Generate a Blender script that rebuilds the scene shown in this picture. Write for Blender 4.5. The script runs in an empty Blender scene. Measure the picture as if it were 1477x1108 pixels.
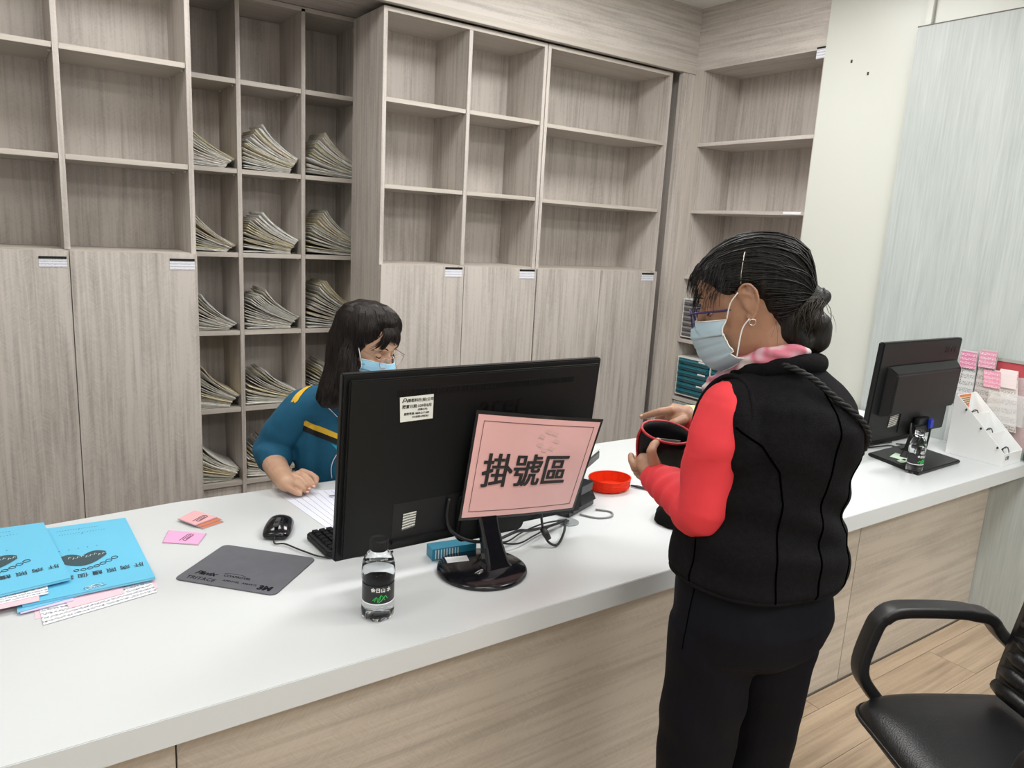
import bpy, bmesh, math, random
from mathutils import Vector, Matrix, noise
random.seed(7)
SC = bpy.context.scene
COL = SC.collection
V = Vector
PI = math.pi

# ------------------------------------------------------------------ camera, world, lights, exposure
cam_d = bpy.data.cameras.new('camera'); cam = bpy.data.objects.new('camera', cam_d); COL.objects.link(cam)
RX, RY, RZ = V((0.82285812, -0.56554585, 0.05533897)), V((-0.06891773, -0.1959895, -0.9781812)), V((0.56405217, 0.80109051, -0.20024769))
cam.matrix_world = Matrix(((RX.x, -RY.x, -RZ.x, 0), (RX.y, -RY.y, -RZ.y, 0), (RX.z, -RY.z, -RZ.z, 1.58), (0, 0, 0, 1)))
cam_d.sensor_width = 36; cam_d.lens = 1082.415/1477*36; cam_d.clip_start = 0.05
SC.camera = cam
w = bpy.data.worlds.new('world'); SC.world = w; w.use_nodes = True
w.node_tree.nodes['Background'].inputs[0].default_value = (0.85, 0.93, 1, 1)
w.node_tree.nodes['Background'].inputs[1].default_value = 0.35
SC.view_settings.view_transform = 'Standard'; SC.view_settings.look = 'None'
SC.view_settings.exposure = -0.55; SC.view_settings.gamma = 1; SC.view_settings.use_curve_mapping = False
LIGHTS = [(0.5, 2.55, 25), (2.3, 2.35, 42), (-1.3, 1.0, 16), (0.5, 0.5, 10), (2.3, 0.5, 54), (-1.3, -1.2, 28), (0.5, -1.4, 44), (2.3, -1.4, 54)]
LCOL = (1.0, 0.992, 0.975)
for i, (x, y, p) in enumerate(LIGHTS):
    ld = bpy.data.lights.new('panel_glow', 'AREA'); ld.shape = 'RECTANGLE'; ld.size = 1.15; ld.size_y = 0.55
    ld.energy = p; ld.color = LCOL
    lo = bpy.data.objects.new('panel_glow', ld); lo.location = (x, y, 2.885); COL.objects.link(lo)

# ------------------------------------------------------------------ materials
MC = {}
def nodes(m):
    m.use_nodes = True
    nt = m.node_tree
    return nt, nt.nodes['Principled BSDF']
def mat(name, col, rough=0.5, metal=0.0, spec=0.5, bump=0, bscale=200, var=0, vscale=8, coat=0, sss=0, emit=0):
    if name in MC: return MC[name]
    m = bpy.data.materials.new(name); nt, b = nodes(m)
    b.inputs['Base Color'].default_value = (*col, 1); b.inputs['Roughness'].default_value = rough
    b.inputs['Metallic'].default_value = metal; b.inputs['Specular IOR Level'].default_value = spec
    b.inputs['Coat Weight'].default_value = coat
    if sss: b.inputs['Subsurface Weight'].default_value = sss; b.inputs['Subsurface Radius'].default_value = (0.01, 0.004, 0.002); b.inputs['Subsurface Scale'].default_value = 1
    g = nt.nodes.new('ShaderNodeNewGeometry')
    if bump:
        n = nt.nodes.new('ShaderNodeTexNoise'); n.inputs['Scale'].default_value = bscale; n.inputs['Detail'].default_value = 3
        nt.links.new(g.outputs['Position'], n.inputs['Vector'])
        bp = nt.nodes.new('ShaderNodeBump'); bp.inputs['Strength'].default_value = bump; bp.inputs['Distance'].default_value = 0.002
        nt.links.new(n.outputs['Fac'], bp.inputs['Height']); nt.links.new(bp.outputs['Normal'], b.inputs['Normal'])
    if var:
        n = nt.nodes.new('ShaderNodeTexNoise'); n.inputs['Scale'].default_value = vscale; n.inputs['Detail'].default_value = 4
        nt.links.new(g.outputs['Position'], n.inputs['Vector'])
        r = nt.nodes.new('ShaderNodeValToRGB')
        r.color_ramp.elements[0].position = 0.3; r.color_ramp.elements[1].position = 0.7
        r.color_ramp.elements[0].color = (*[c*(1-var) for c in col], 1); r.color_ramp.elements[1].color = (*[min(1, c*(1+var)) for c in col], 1)
        nt.links.new(n.outputs['Fac'], r.inputs['Fac']); nt.links.new(r.outputs['Color'], b.inputs['Base Color'])
    MC[name] = m
    return m
def wood(name, c0, c1, axis, rough=0.5, fine=1.0, stripe=60, chev=0.25, rnd=True):
    """laminate: long fine grain along one axis with faint ticks"""
    m = bpy.data.materials.new(name); nt, b = nodes(m); N = nt.nodes.new; L = nt.links.new
    g = N('ShaderNodeNewGeometry'); oi = N('ShaderNodeObjectInfo')
    ad = N('ShaderNodeVectorMath'); ad.operation = 'MULTIPLY_ADD'
    ad.inputs[1].default_value = (13, 17, 11) if rnd else (0, 0, 0)
    cb = N('ShaderNodeCombineXYZ')
    for k in range(3): L(oi.outputs['Random'], cb.inputs[k])
    L(cb.outputs[0], ad.inputs[0]); L(g.outputs['Position'], ad.inputs[2])
    def mapped(sc):
        mp = N('ShaderNodeMapping'); s = [sc, sc, sc]; s[axis] = sc*0.035; mp.inputs['Scale'].default_value = s
        L(ad.outputs[0], mp.inputs['Vector']); return mp
    n1 = N('ShaderNodeTexNoise'); n1.inputs['Scale'].default_value = 1; n1.inputs['Detail'].default_value = 6; n1.inputs['Roughness'].default_value = 0.62; n1.inputs['Distortion'].default_value = 0.25
    L(mapped(stripe).outputs[0], n1.inputs['Vector'])
    n2 = N('ShaderNodeTexNoise'); n2.inputs['Scale'].default_value = 1; n2.inputs['Detail'].default_value = 3; n2.inputs['Distortion'].default_value = 1.2
    mp2 = N('ShaderNodeMapping'); s = [9*fine]*3; s[axis] = 1.1*fine; mp2.inputs['Scale'].default_value = s; L(ad.outputs[0], mp2.inputs['Vector']); L(mp2.outputs[0], n2.inputs['Vector'])
    # ticks: short slanted cuts in bands, the slant flipping from band to band
    def mth(op, a, b_=None, c_=None):
        q = N('ShaderNodeMath'); q.operation = op
        for k, v in enumerate((a, b_, c_)):
            if v is None: continue
            if isinstance(v, (int, float)): q.inputs[k].default_value = v
            else: L(v, q.inputs[k])
        return q.outputs[0]
    sp = N('ShaderNodeSeparateXYZ'); L(g.outputs['Position'], sp.inputs[0])
    if axis == 2: al, ac = sp.outputs[2], mth('ADD', sp.outputs[0], sp.outputs[1])
    elif axis == 0: al, ac = sp.outputs[0], mth('ADD', sp.outputs[2], sp.outputs[1])
    else: al, ac = sp.outputs[1], sp.outputs[2]
    nb_ = N('ShaderNodeTexNoise'); nb_.inputs['Scale'].default_value = 7; L(g.outputs['Position'], nb_.inputs['Vector'])
    band = mth('MULTIPLY_ADD', ac, 34.0, mth('MULTIPLY', nb_.outputs['Fac'], 1.6))
    sg = mth('MULTIPLY_ADD', mth('GREATER_THAN', mth('FRACT', mth('MULTIPLY', band, 0.5)), 0.5), 2.0, -1.0)
    ph = mth('ADD', al, mth('MULTIPLY', sg, mth('MULTIPLY', ac, 0.8)))
    nt2 = N('ShaderNodeTexNoise'); nt2.inputs['Scale'].default_value = 1.0; nt2.inputs['Detail'].default_value = 1
    cbt = N('ShaderNodeCombineXYZ'); L(mth('MULTIPLY', ph, 210.0), cbt.inputs[0]); L(mth('MULTIPLY', mth('FLOOR', band), 7.3), cbt.inputs[1]); L(mth('MULTIPLY', ac, 40.0), cbt.inputs[2]); L(cbt.outputs[0], nt2.inputs['Vector'])
    class wv_: outputs = {'Fac': nt2.outputs['Fac']}
    wv = wv_
    m1 = N('ShaderNodeMath'); m1.operation = 'MULTIPLY_ADD'; m1.inputs[1].default_value = 0.55; L(n2.outputs['Fac'], m1.inputs[0]); L(n1.outputs['Fac'], m1.inputs[2])
    m2 = N('ShaderNodeMath'); m2.operation = 'MULTIPLY_ADD'; m2.inputs[1].default_value = chev*1.1; L(wv.outputs['Fac'], m2.inputs[0]); L(m1.outputs[0], m2.inputs[2])
    r = N('ShaderNodeValToRGB'); r.color_ramp.elements[0].position = 0.48+chev*0.5; r.color_ramp.elements[1].position = 1.08+chev*0.5
    r.color_ramp.elements[0].color = (*c0, 1); r.color_ramp.elements[1].color = (*c1, 1)
    L(m2.outputs[0], r.inputs['Fac']); L(r.outputs['Color'], b.inputs['Base Color'])
    bp = N('ShaderNodeBump'); bp.inputs['Strength'].default_value = 0.12; bp.inputs['Distance'].default_value = 0.001
    L(m2.outputs[0], bp.inputs['Height']); L(bp.outputs['Normal'], b.inputs['Normal'])
    b.inputs['Roughness'].default_value = rough
    return m
def printed(name, paper, ink, scale=(60, 60, 60), amount=0.5, line=0.5):
    """flat illegible small print in rows on paper; uses object coordinates (x along the row, y across)"""
    m = bpy.data.materials.new(name); nt, b = nodes(m); N = nt.nodes.new; L = nt.links.new
    tc = N('ShaderNodeTexCoord'); mp = N('ShaderNodeMapping'); mp.inputs['Scale'].default_value = scale; L(tc.outputs['UV'], mp.inputs['Vector'])
    n = N('ShaderNodeTexNoise'); n.inputs['Scale'].default_value = 6; n.inputs['Detail'].default_value = 2; L(mp.outputs[0], n.inputs['Vector'])
    sp = N('ShaderNodeSeparateXYZ'); L(mp.outputs[0], sp.inputs[0])
    fr = N('ShaderNodeMath'); fr.operation = 'FRACT'; L(sp.outputs['Y'], fr.inputs[0])
    lt = N('ShaderNodeMath'); lt.operation = 'LESS_THAN'; lt.inputs[1].default_value = line; L(fr.outputs[0], lt.inputs[0])
    gt = N('ShaderNodeMath'); gt.operation = 'GREATER_THAN'; gt.inputs[1].default_value = 1-amount; L(n.outputs['Fac'], gt.inputs[0])
    mu = N('ShaderNodeMath'); mu.operation = 'MULTIPLY'; L(lt.outputs[0], mu.inputs[0]); L(gt.outputs[0], mu.inputs[1])
    mx = N('ShaderNodeMixRGB'); mx.inputs[1].default_value = (*paper, 1); mx.inputs[2].default_value = (*ink, 1); L(mu.outputs[0], mx.inputs[0])
    L(mx.outputs[0], b.inputs['Base Color']); b.inputs['Roughness'].default_value = 0.6
    return m
def clear(name, col, rough=0.02, ior=1.45, alpha=0.25, trans=True):
    m = bpy.data.materials.new(name); nt, b = nodes(m)
    b.inputs['Base Color'].default_value = (*col, 1); b.inputs['Roughness'].default_value = rough
    if trans: b.inputs['Transmission Weight'].default_value = 1; b.inputs['IOR'].default_value = ior
    else: b.inputs['Alpha'].default_value = alpha
    return m

WA, WB = (0.315, 0.280, 0.252), (0.55, 0.50, 0.458)
M_wv = wood('laminate_vertical', WA, WB, 2)
M_wx = wood('laminate_along_wall', (0.34, 0.305, 0.275), (0.58, 0.53, 0.485), 0, fine=0.8)
M_wy = wood('laminate_along_side', (0.34, 0.305, 0.275), (0.58, 0.53, 0.485), 1, fine=0.8)
M_edge = wood('laminate_edge', (0.42, 0.38, 0.335), (0.56, 0.51, 0.455), 2, chev=0)
M_edgex = wood('laminate_edge_flat', (0.42, 0.38, 0.335), (0.56, 0.51, 0.455), 0, chev=0)
M_front = wood('counter_laminate', (0.40, 0.35, 0.295), (0.59, 0.525, 0.45), 0, fine=1.1, stripe=45)
M_floor = wood('oak_plank', (0.25, 0.18, 0.12), (0.52, 0.40, 0.285), 0, rough=0.42, fine=0.9, stripe=40, chev=0.1)
M_panel = wood('grey_panel', (0.36, 0.395, 0.385), (0.49, 0.53, 0.52), 2, chev=0, stripe=110, rough=0.4, rnd=False)
M_white = mat('white_paint', (0.78, 0.78, 0.74), 0.6, bump=0.05)
M_ceil = mat('ceiling_white', (0.80, 0.79, 0.76), 0.8)
M_col = mat('cream_wall', (0.60, 0.615, 0.565), 0.32, bump=0.08, bscale=300)
M_top = mat('white_solid_surface', (0.60, 0.625, 0.635), 0.22, var=0.015, vscale=3)
M_topedge = M_top
M_dark = mat('dark_gap', (0.02, 0.019, 0.018), 0.8)
M_blk = mat('black_plastic', (0.006, 0.0068, 0.007), 0.40, spec=0.3, bump=0.06, bscale=900)
M_blkg = mat('gloss_black', (0.006, 0.006, 0.008), 0.12)
M_blkm = mat('matte_black', (0.010, 0.010, 0.011), 0.6, spec=0.3)
M_paper = mat('paper_white', (0.78, 0.79, 0.80), 0.7)
M_label = printed('label_print', (0.74, 0.74, 0.79), (0.30, 0.30, 0.36), (5, 4, 1), 0.50, 0.45)
M_chrome = mat('chrome', (0.7, 0.7, 0.7), 0.2, metal=1)

# ------------------------------------------------------------------ helpers
def link(o): COL.objects.link(o); return o
def thing(name, label, cat, loc=(0, 0, 0), rot=None, group=None):
    o = bpy.data.objects.new(name, None); link(o); o.location = loc; o.empty_display_size = 0.05
    if rot: o.rotation_euler = rot
    o['label'] = label; o['category'] = cat
    if group: o['group'] = group
    return o
def tag(o, label, cat, group=None):
    o['label'] = label; o['category'] = cat
    if group: o['group'] = group
    return o
def root_of(p):
    v = V((0, 0, 0))
    while p is not None: v += p.location; p = p.parent
    return v
def obj(name, bm, m, parent=None, world=True, smooth=False, label=None):
    """links a bmesh as ONE mesh object; world=True: coordinates are in the world (unrotated parents)"""
    if parent is not None and world:
        bmesh.ops.translate(bm, verts=bm.verts, vec=-root_of(parent))
    me = bpy.data.meshes.new(name); bm.to_mesh(me); bm.free()
    if m is not None: me.materials.append(m)
    if smooth:
        for p in me.polygons: p.use_smooth = True
    o = bpy.data.objects.new(name, me); link(o)
    if parent is not None: o.parent = parent
    if label: o['label'] = label
    return o
def addbox(bm, x0, x1, y0, y1, z0, z1, M=None):
    vs = [bm.verts.new(V(c)) for c in ((x0, y0, z0), (x1, y0, z0), (x1, y1, z0), (x0, y1, z0), (x0, y0, z1), (x1, y0, z1), (x1, y1, z1), (x0, y1, z1))]
    if M is not None:
        for v in vs: v.co = M @ v.co
    for f in ((0, 3, 2, 1), (4, 5, 6, 7), (0, 1, 5, 4), (1, 2, 6, 5), (2, 3, 7, 6), (3, 0, 4, 7)): bm.faces.new([vs[i] for i in f])
    return vs
def bx(x0, x1, y0, y1, z0, z1, bev=0.0, M=None):
    bm = bmesh.new(); addbox(bm, x0, x1, y0, y1, z0, z1, M)
    if bev: bmesh.ops.bevel(bm, geom=bm.edges[:], offset=bev, segments=2, affect='EDGES')
    return bm
def box(name, d, m, parent=None, bev=0.0, label=None, M=None, world=True):
    return obj(name, bx(*d, bev=bev, M=M), m, parent, world, label=label)
def struct(name, bm, m, parent=None):
    o = obj(name, bm, m, parent)
    if parent is None: o['kind'] = 'structure'
    return o
def frame_at(d):
    d = d.normalized(); up = V((0, 0, 1)) if abs(d.z) < 0.95 else V((1, 0, 0))
    a = d.cross(up).normalized(); return a, a.cross(d).normalized()
def addring_tube(bm, rings, cap=True, closed=False):
    n = len(rings[0]); vr = [[bm.verts.new(c) for c in r] for r in rings]
    rng = range(len(rings)) if closed else range(len(rings)-1)
    for i in rng:
        A, B = vr[i], vr[(i+1) % len(rings)]
        for k in range(n): bm.faces.new((A[k], A[(k+1) % n], B[(k+1) % n], B[k]))
    if cap and not closed:
        bm.faces.new(vr[0][::-1]); bm.faces.new(vr[-1])
    return vr
def addtube(bm, pts, r, n=8, closed=False, cap=True, flat=1.0):
    pts = [V(p) for p in pts]; rs = r if isinstance(r, (list, tuple)) else [r]*len(pts)
    a = None; rings = []
    for i, p in enumerate(pts):
        if closed: d = pts[(i+1) % len(pts)]-pts[i-1]
        else: d = pts[min(i+1, len(pts)-1)]-pts[max(i-1, 0)]
        if d.length < 1e-9: d = V((0, 0, 1))
        d.normalize()
        if a is None: a, _ = frame_at(d)
        a = (a-d*a.dot(d))
        if a.length < 1e-5: a, _ = frame_at(d)
        a.normalize(); b = d.cross(a)
        rings.append([p+(a*math.cos(2*PI*k/n)+b*math.sin(2*PI*k/n)*flat)*rs[i] for k in range(n)])
    addring_tube(bm, rings, cap, closed)
def smoothpts(pts, k=6, closed=False):
    pts = [V(p) for p in pts]; n = len(pts); out = []
    for i in range(n if closed else n-1):
        P = [pts[(i+j) % n] if closed else pts[min(max(i+j, 0), n-1)] for j in (-1, 0, 1, 2)]
        for s in range(k):
            t = s/k
            out.append(0.5*((2*P[1])+(P[2]-P[0])*t+(2*P[0]-5*P[1]+4*P[2]-P[3])*t*t+(3*P[1]-P[0]-3*P[2]+P[3])*t**3))
    if not closed: out.append(pts[-1])
    return out
def tube(pts, r, n=8, sm=0, closed=False, flat=1.0):
    bm = bmesh.new()
    if sm: pts = smoothpts(pts, sm, closed)
    addtube(bm, pts, r, n, closed, flat=flat); return bm
def addlathe(bm, prof, n=24, c=(0, 0, 0), axis=None, cap=True):
    rings = []
    for r, z in prof:
        rings.append([V((c[0]+r*math.cos(2*PI*k/n), c[1]+r*math.sin(2*PI*k/n), c[2]+z)) for k in range(n)])
    return addring_tube(bm, rings, cap)
def lathe(prof, n=24, c=(0, 0, 0), cap=True):
    bm = bmesh.new(); addlathe(bm, prof, n, c, cap=cap); return bm
def prism(poly, z0, z1, M=None, bev=0):
    bm = bmesh.new(); a = [bm.verts.new(V((x, y, z0))) for x, y in poly]; b = [bm.verts.new(V((x, y, z1))) for x, y in poly]
    bm.faces.new(a[::-1]); bm.faces.new(b); n = len(poly)
    for i in range(n): bm.faces.new((a[i], a[(i+1) % n], b[(i+1) % n], b[i]))
    bmesh.ops.recalc_face_normals(bm, faces=bm.faces)
    if bev: bmesh.ops.bevel(bm, geom=[e for e in bm.edges if abs(e.verts[0].co.z-e.verts[1].co.z) < 1e-6], offset=bev, segments=2, affect='EDGES')
    if M is not None: bmesh.ops.transform(bm, matrix=M, verts=bm.verts)
    return bm
def roundrect(x0, x1, y0, y1, r, k=5):
    out = []
    for cx, cy, a in ((x1-r, y1-r, 0), (x0+r, y1-r, 90), (x0+r, y0+r, 180), (x1-r, y0+r, 270)):
        for i in range(k+1):
            t = math.radians(a+90*i/k); out.append((cx+r*math.cos(t), cy+r*math.sin(t)))
    return out
def quad(pts, th=0.0, down=None):
    """a sheet whose printed face goes through four corners (tl, tr, br, bl as the reader sees them), with uv"""
    P = [V(p) for p in pts]; n = (P[3]-P[0]).cross(P[1]-P[0]).normalized()
    if down is not None: n = -V(down)
    bm = bmesh.new(); A = [bm.verts.new(p) for p in P]; l = bm.loops.layers.uv.new('UVMap')
    f = bm.faces.new((A[0], A[3], A[2], A[1]))
    for lp, c in zip(f.loops, ((0, 1), (0, 0), (1, 0), (1, 1))): lp[l].uv = c
    if th:
        B = [bm.verts.new(p-n*th) for p in P]; bm.faces.new(B)
        for i in range(4): bm.faces.new((A[i], A[(i+1) % 4], B[(i+1) % 4], B[i]))
        if down is not None: bmesh.ops.recalc_face_normals(bm, faces=bm.faces)
    return bm
def text(body, size, M, m, parent=None, name='lettering', bold=0.0, sx=1.0, ext=0.0002, align='CENTER', wrap=None, shear=0, fat=0.0):
    c = bpy.data.curves.new('t', 'FONT'); c.body = body; c.size = size; c.align_x = align; c.align_y = 'CENTER'; c.extrude = ext; c.offset = bold; c.resolution_u = 3; c.shear = shear
    to = bpy.data.objects.new('t', c); link(to)
    dg = bpy.context.evaluated_depsgraph_get(); me = bpy.data.meshes.new_from_object(to.evaluated_get(dg))
    bpy.data.objects.remove(to); bm = bmesh.new(); bm.from_mesh(me); bpy.data.meshes.remove(me)
    if fat:
        g0 = bm.verts[:]+bm.edges[:]+bm.faces[:]
        for dx, dy in ((fat, fat*0.5), (-fat, fat*0.5), (fat, -fat*0.5), (-fat, -fat*0.5)):
            r = bmesh.ops.duplicate(bm, geom=g0); bmesh.ops.translate(bm, verts=[x for x in r['geom'] if isinstance(x, bmesh.types.BMVert)], vec=(dx, dy, 0))
    for v in bm.verts:
        v.co.x *= sx
        if wrap: v.co = wrap(v.co)
    if M is not None: bmesh.ops.transform(bm, matrix=M, verts=bm.verts)
    return obj(name, bm, m, parent)
def basis(o, x, y, z=None):
    x = V(x).normalized(); y = V(y); y = (y-x*y.dot(x)).normalized(); z = x.cross(y)
    return Matrix(((x.x, y.x, z.x, o[0]), (x.y, y.y, z.y, o[1]), (x.z, y.z, z.z, o[2]), (0, 0, 0, 1)))
def merge(*bms):
    out = bmesh.new()
    for b in bms:
        me = bpy.data.meshes.new('m'); b.to_mesh(me); b.free(); out.from_mesh(me); bpy.data.meshes.remove(me)
    return out

# ------------------------------------------------------------------ the room
H = 2.91
struct('floor', bx(-2.6, 3.9, -3.0, 4.3, -0.06, -0.012), mat('subfloor', (0.13, 0.09, 0.055), 0.7))
fl = bpy.data.objects['floor']
PW = 0.182
for j in range(-4, 8):
    y0 = j*PW
    if y0 > 1.342: break
    xo = (j*0.47) % 1.22
    for i in range(-1, 4):
        x0 = max(-0.4, -0.4+xo+(i-0)*1.22-0.6); x1 = min(3.5, -0.4+xo+(i+1)*1.22-0.6)
        if x1-x0 < 0.05: continue
        o = obj('plank', bx(x0+0.0008, x1-0.0008, y0+0.0008, min(y0+PW, 1.338)-0.0008, -0.0125, 0.0, 0.0006), M_floor, fl)
struct('ceiling', bx(-2.6, 3.9, -3.0, 4.3, H, H+0.05), M_ceil)
struct('wall_back', bx(-2.6, 3.95, 4.22, 4.3, -0.01, H), M_white)
struct('wall_left', bx(-2.68, -2.6, -3.0, 4.3, -0.01, H), M_white)
struct('wall_front', bx(-2.6, 3.9, -3.08, -3.0, -0.01, H), M_white)
# right hand wall: cream column with screw holes, beyond the side shelf recess
wr = struct('wall_right', bx(3.53, 3.95, -3.0, 2.452, -0.01, H), M_col)
for (y, z) in ((2.30, 2.478), (2.205, 2.41)):
    obj('screw_hole', lathe([(0.0055, 0), (0.004, 0.0015), (0.002, 0.001)], 10).copy() if False else bx(3.5285, 3.531, y-0.005, y+0.005, z-0.009, z+0.006, 0.001), mat('hole_brown', (0.05, 0.035, 0.025), 0.8), wr)
struct('trim_1', bx(3.512, 3.53, 1.925, 1.955, 2.545, H, 0.002), M_col)
struct('wall_right_panel', bx(3.50, 3.53, -3.0, 1.975, 0.0, 2.57, 0.001), M_panel).name = 'trim_2'
struct('trim_3', bx(3.4985, 3.531, -3.0, 1.9765, 2.569, 2.5735), mat('trim_brown', (0.12, 0.1, 0.08), 0.5))
# fascia over the shelving
struct('trim_4', bx(-2.6, 3.55, 3.32, 3.35, 2.585, H), M_wx)
struct('trim_5', bx(-2.6, 3.55, 3.318, 3.352, 2.547, 2.585, 0.001), M_edgex)
struct('trim_6', bx(3.55, 3.58, -0.0+2.452, 3.35, 2.563, H), M_wy)
# soffit boards above the units and files
st = struct('trim_7', bx(-2.6, 3.9, 3.3525, 3.575, 2.575, 2.595), M_wx)
struct('trim_8', bx(-2.6, 3.9, 3.583, 4.22, 2.575, 2.595), M_wx)
# upright stile between rolling unit and side recess, with its grooves
st = struct('trim_9', bx(3.45, 3.55, 3.325, 3.36, 0, 2.547, 0.001), M_wv)
for x in (3.475, 3.512): obj('groove_bead', bx(x, x+0.006, 3.321, 3.3255, 0, 2.547, 0.001), M_edge, st)
struct('trim_10', bx(3.55, 3.58, 3.262, 3.36, 0, 2.563, 0.001), M_edge)

struct('trim_gap_added', bx(3.401, 3.60, 3.72, 3.74, 0, 2.57), M_wv)  # wood panel added in the gap, hiding the lit wall so it reads shaded
struct('trim_12', bx(3.50, 3.56, 3.36, 3.74, 0, 2.57), M_wv)
struct('trim_13', bx(-2.6, -0.214, 3.362, 3.39, 0, 2.546), M_wv)
# ------------------------------------------------------------------ ceiling lights (behind and above the camera's view)
M_lamp = mat('lamp_diffuser', (0.9, 0.9, 0.9), 0.5)
nt, b = nodes(M_lamp); b.inputs['Emission Color'].default_value = (1, 0.98, 0.94, 1); b.inputs['Emission Strength'].default_value = 4
for i, (x, y, p) in enumerate(LIGHTS):
    t = thing('ceiling_light', 'white rectangular LED ceiling panel above the reception room', 'light', (x, y, H), group='LED ceiling panels')
    obj('frame', merge(bx(x-0.6, x+0.6, y-0.3, y-0.28, H-0.022, H), bx(x-0.6, x+0.6, y+0.28, y+0.3, H-0.022, H), bx(x-0.6, x-0.58, y-0.28, y+0.28, H-0.022, H), bx(x+0.58, x+0.6, y-0.28, y+0.28, H-0.022, H)), M_white, t)
    box('diffuser', (x-0.58, x+0.58, y-0.28, y+0.28, H-0.014, H-0.002), M_lamp, t)

# ------------------------------------------------------------------ shelving
T = 0.02
M_pin = mat('shelf_pin', (0.6, 0.55, 0.48), 0.4)
def case(name, label, x0, x1, yf, depth, z0, ztop, dividers, shelfz, doors, group=None, xl=None):
    """open case above doors; dividers = x of left face of each divider"""
    t = thing(name, label, 'cabinet', ((x0+x1)/2, yf+depth/2, 0), group=group)
    yb = yf+depth
    box('side_panel', (x0, x0+T, yf, yb, 0.03, ztop), M_wv, t, 0.0008)
    box('side_panel', (x1-T, x1, yf, yb, 0.03, ztop), M_wv, t, 0.0008)
    box('top_panel', (x0+T, x1-T, yf, yb, ztop-T, ztop), M_edgex, t, 0.0008)
    box('back_panel', (x0+T, x1-T, yb-0.012, yb-0.001, z0, ztop-T), M_wv, t)
    cols = []; e = x0+T
    for d in dividers:
        box('divider', (d, d+T, yf+0.001, yb-0.012, z0, ztop-T), M_wv, t, 0.0008); cols.append((e, d)); e = d+T
    cols.append((e, x1-T))
    box('base_panel', (x0+T, x1-T, yf+0.004, yb-0.001, z0-T, z0), M_edgex, t, 0.0008)
    for a, b in cols:
        for z in shelfz:
            s = box('shelf', (a+0.001, b-0.001, yf+0.006, yb-0.014, z-0.020, z), M_edgex, t, 0.001)
            for yy in (yf+0.045, yb-0.07):
                obj('shelf_pin', bx(b-0.012, b-0.001, yy-0.006, yy+0.006, z-0.029, z-0.0205, 0.002), M_pin, s)
    for (a, b, lab) in doors:
        d = box('door', (a+0.0015, b-0.0015, yf-0.019, yf-0.001, 0.06, z0-T+0.016), M_wv, t, 0.001)
        if lab:
            la, lb, lz0, lz1 = lab
            c = obj('label_card', quad([(la, yf-0.0205, lz1), (lb, yf-0.0205, lz1), (lb, yf-0.0205, lz0), (la, yf-0.0205, lz0)], th=0.001), M_label, d)
            hd = bx(la, lb, yf-0.0225, yf-0.0205, lz1-0.008, lz1+0.001)
            o = obj('label_header', hd, M_blk, t)
    box('plinth', (x0+T, x1-T, yf+0.03, yf+0.045, 0.0, 0.06), M_wv, t)
    return t
YF, DP = 3.36, 0.345
case('display_cabinet', 'grey wood cabinet with two shelf columns and doors beside the record files', 1.547, 2.475, YF, DP, 1.39, 2.54, [2.0], [2.153, 1.762], [(1.547, 2.012, (1.9, 2.0, 1.33, 1.379)), (2.012, 2.475, (2.36, 2.46, 1.326, 1.376))])
case('display_cabinet', 'grey wood cabinet with one wide shelf column, at the right end of the back wall', 2.479, 3.40, YF, DP, 1.385, 2.54, [], [2.148, 1.757], [(2.479, 2.942, None), (2.942, 3.40, (3.27, 3.37, 1.322, 1.370))])
case('display_cabinet', 'grey wood cabinet with empty shelves over two doors at the left edge', -0.21, 0.72, YF, DP, 1.415, 2.54, [0.246], [2.158, 1.769], [(-0.21, 0.2585, (0.158, 0.249, 1.348, 1.388)), (0.2585, 0.72, (0.612, 0.708, 1.345, 1.390))])
# bolts seen inside the upper cases
# record file case
YC, DC = 3.80, 0.33
t = thing('record_case', 'tall grey wood pigeonhole case filled with patient records, between two cabinets', 'cabinet', (1.16, YC+DC/2, 0))
CX = [0.70, 1.01, 1.32, 1.63]
SZ = [2.2, 1.795, 1.40, 1.018, 0.626, 0.235]
for x in CX: box('divider', (x, x+T, YC, YC+DC, 0.03, 2.565), M_wv, t, 0.0008)
box('top_panel', (0.68, 1.66, YC, YC+DC, 2.552, 2.572), M_edgex, t)
box('back_panel', (0.68, 1.66, YC+DC, YC+DC+0.012, 0.03, 2.55), M_wv, t)
for c in range(3):
    for z in SZ:
        s = box('shelf', (CX[c]+T+0.0005, CX[c+1]-0.0005, YC+0.004, YC+DC, z-0.022, z), M_edgex, t, 0.001)
        if z > 0.3:
            for yy in (YC+0.04, YC+DC-0.06): obj('shelf_pin', bx(CX[c+1]-0.012, CX[c+1]-0.001, yy-0.006, yy+0.006, z-0.031, z-0.0225, 0.002), M_pin, s)
box('plinth', (0.72, 1.63, YC+0.02, YC+0.035, 0.0, 0.213), M_wv, t)
box('plinth', (0.72, 1.63, YC+0.005, YC+0.018, 0.13, 0.165), M_edgex, t, 0.001)

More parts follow.
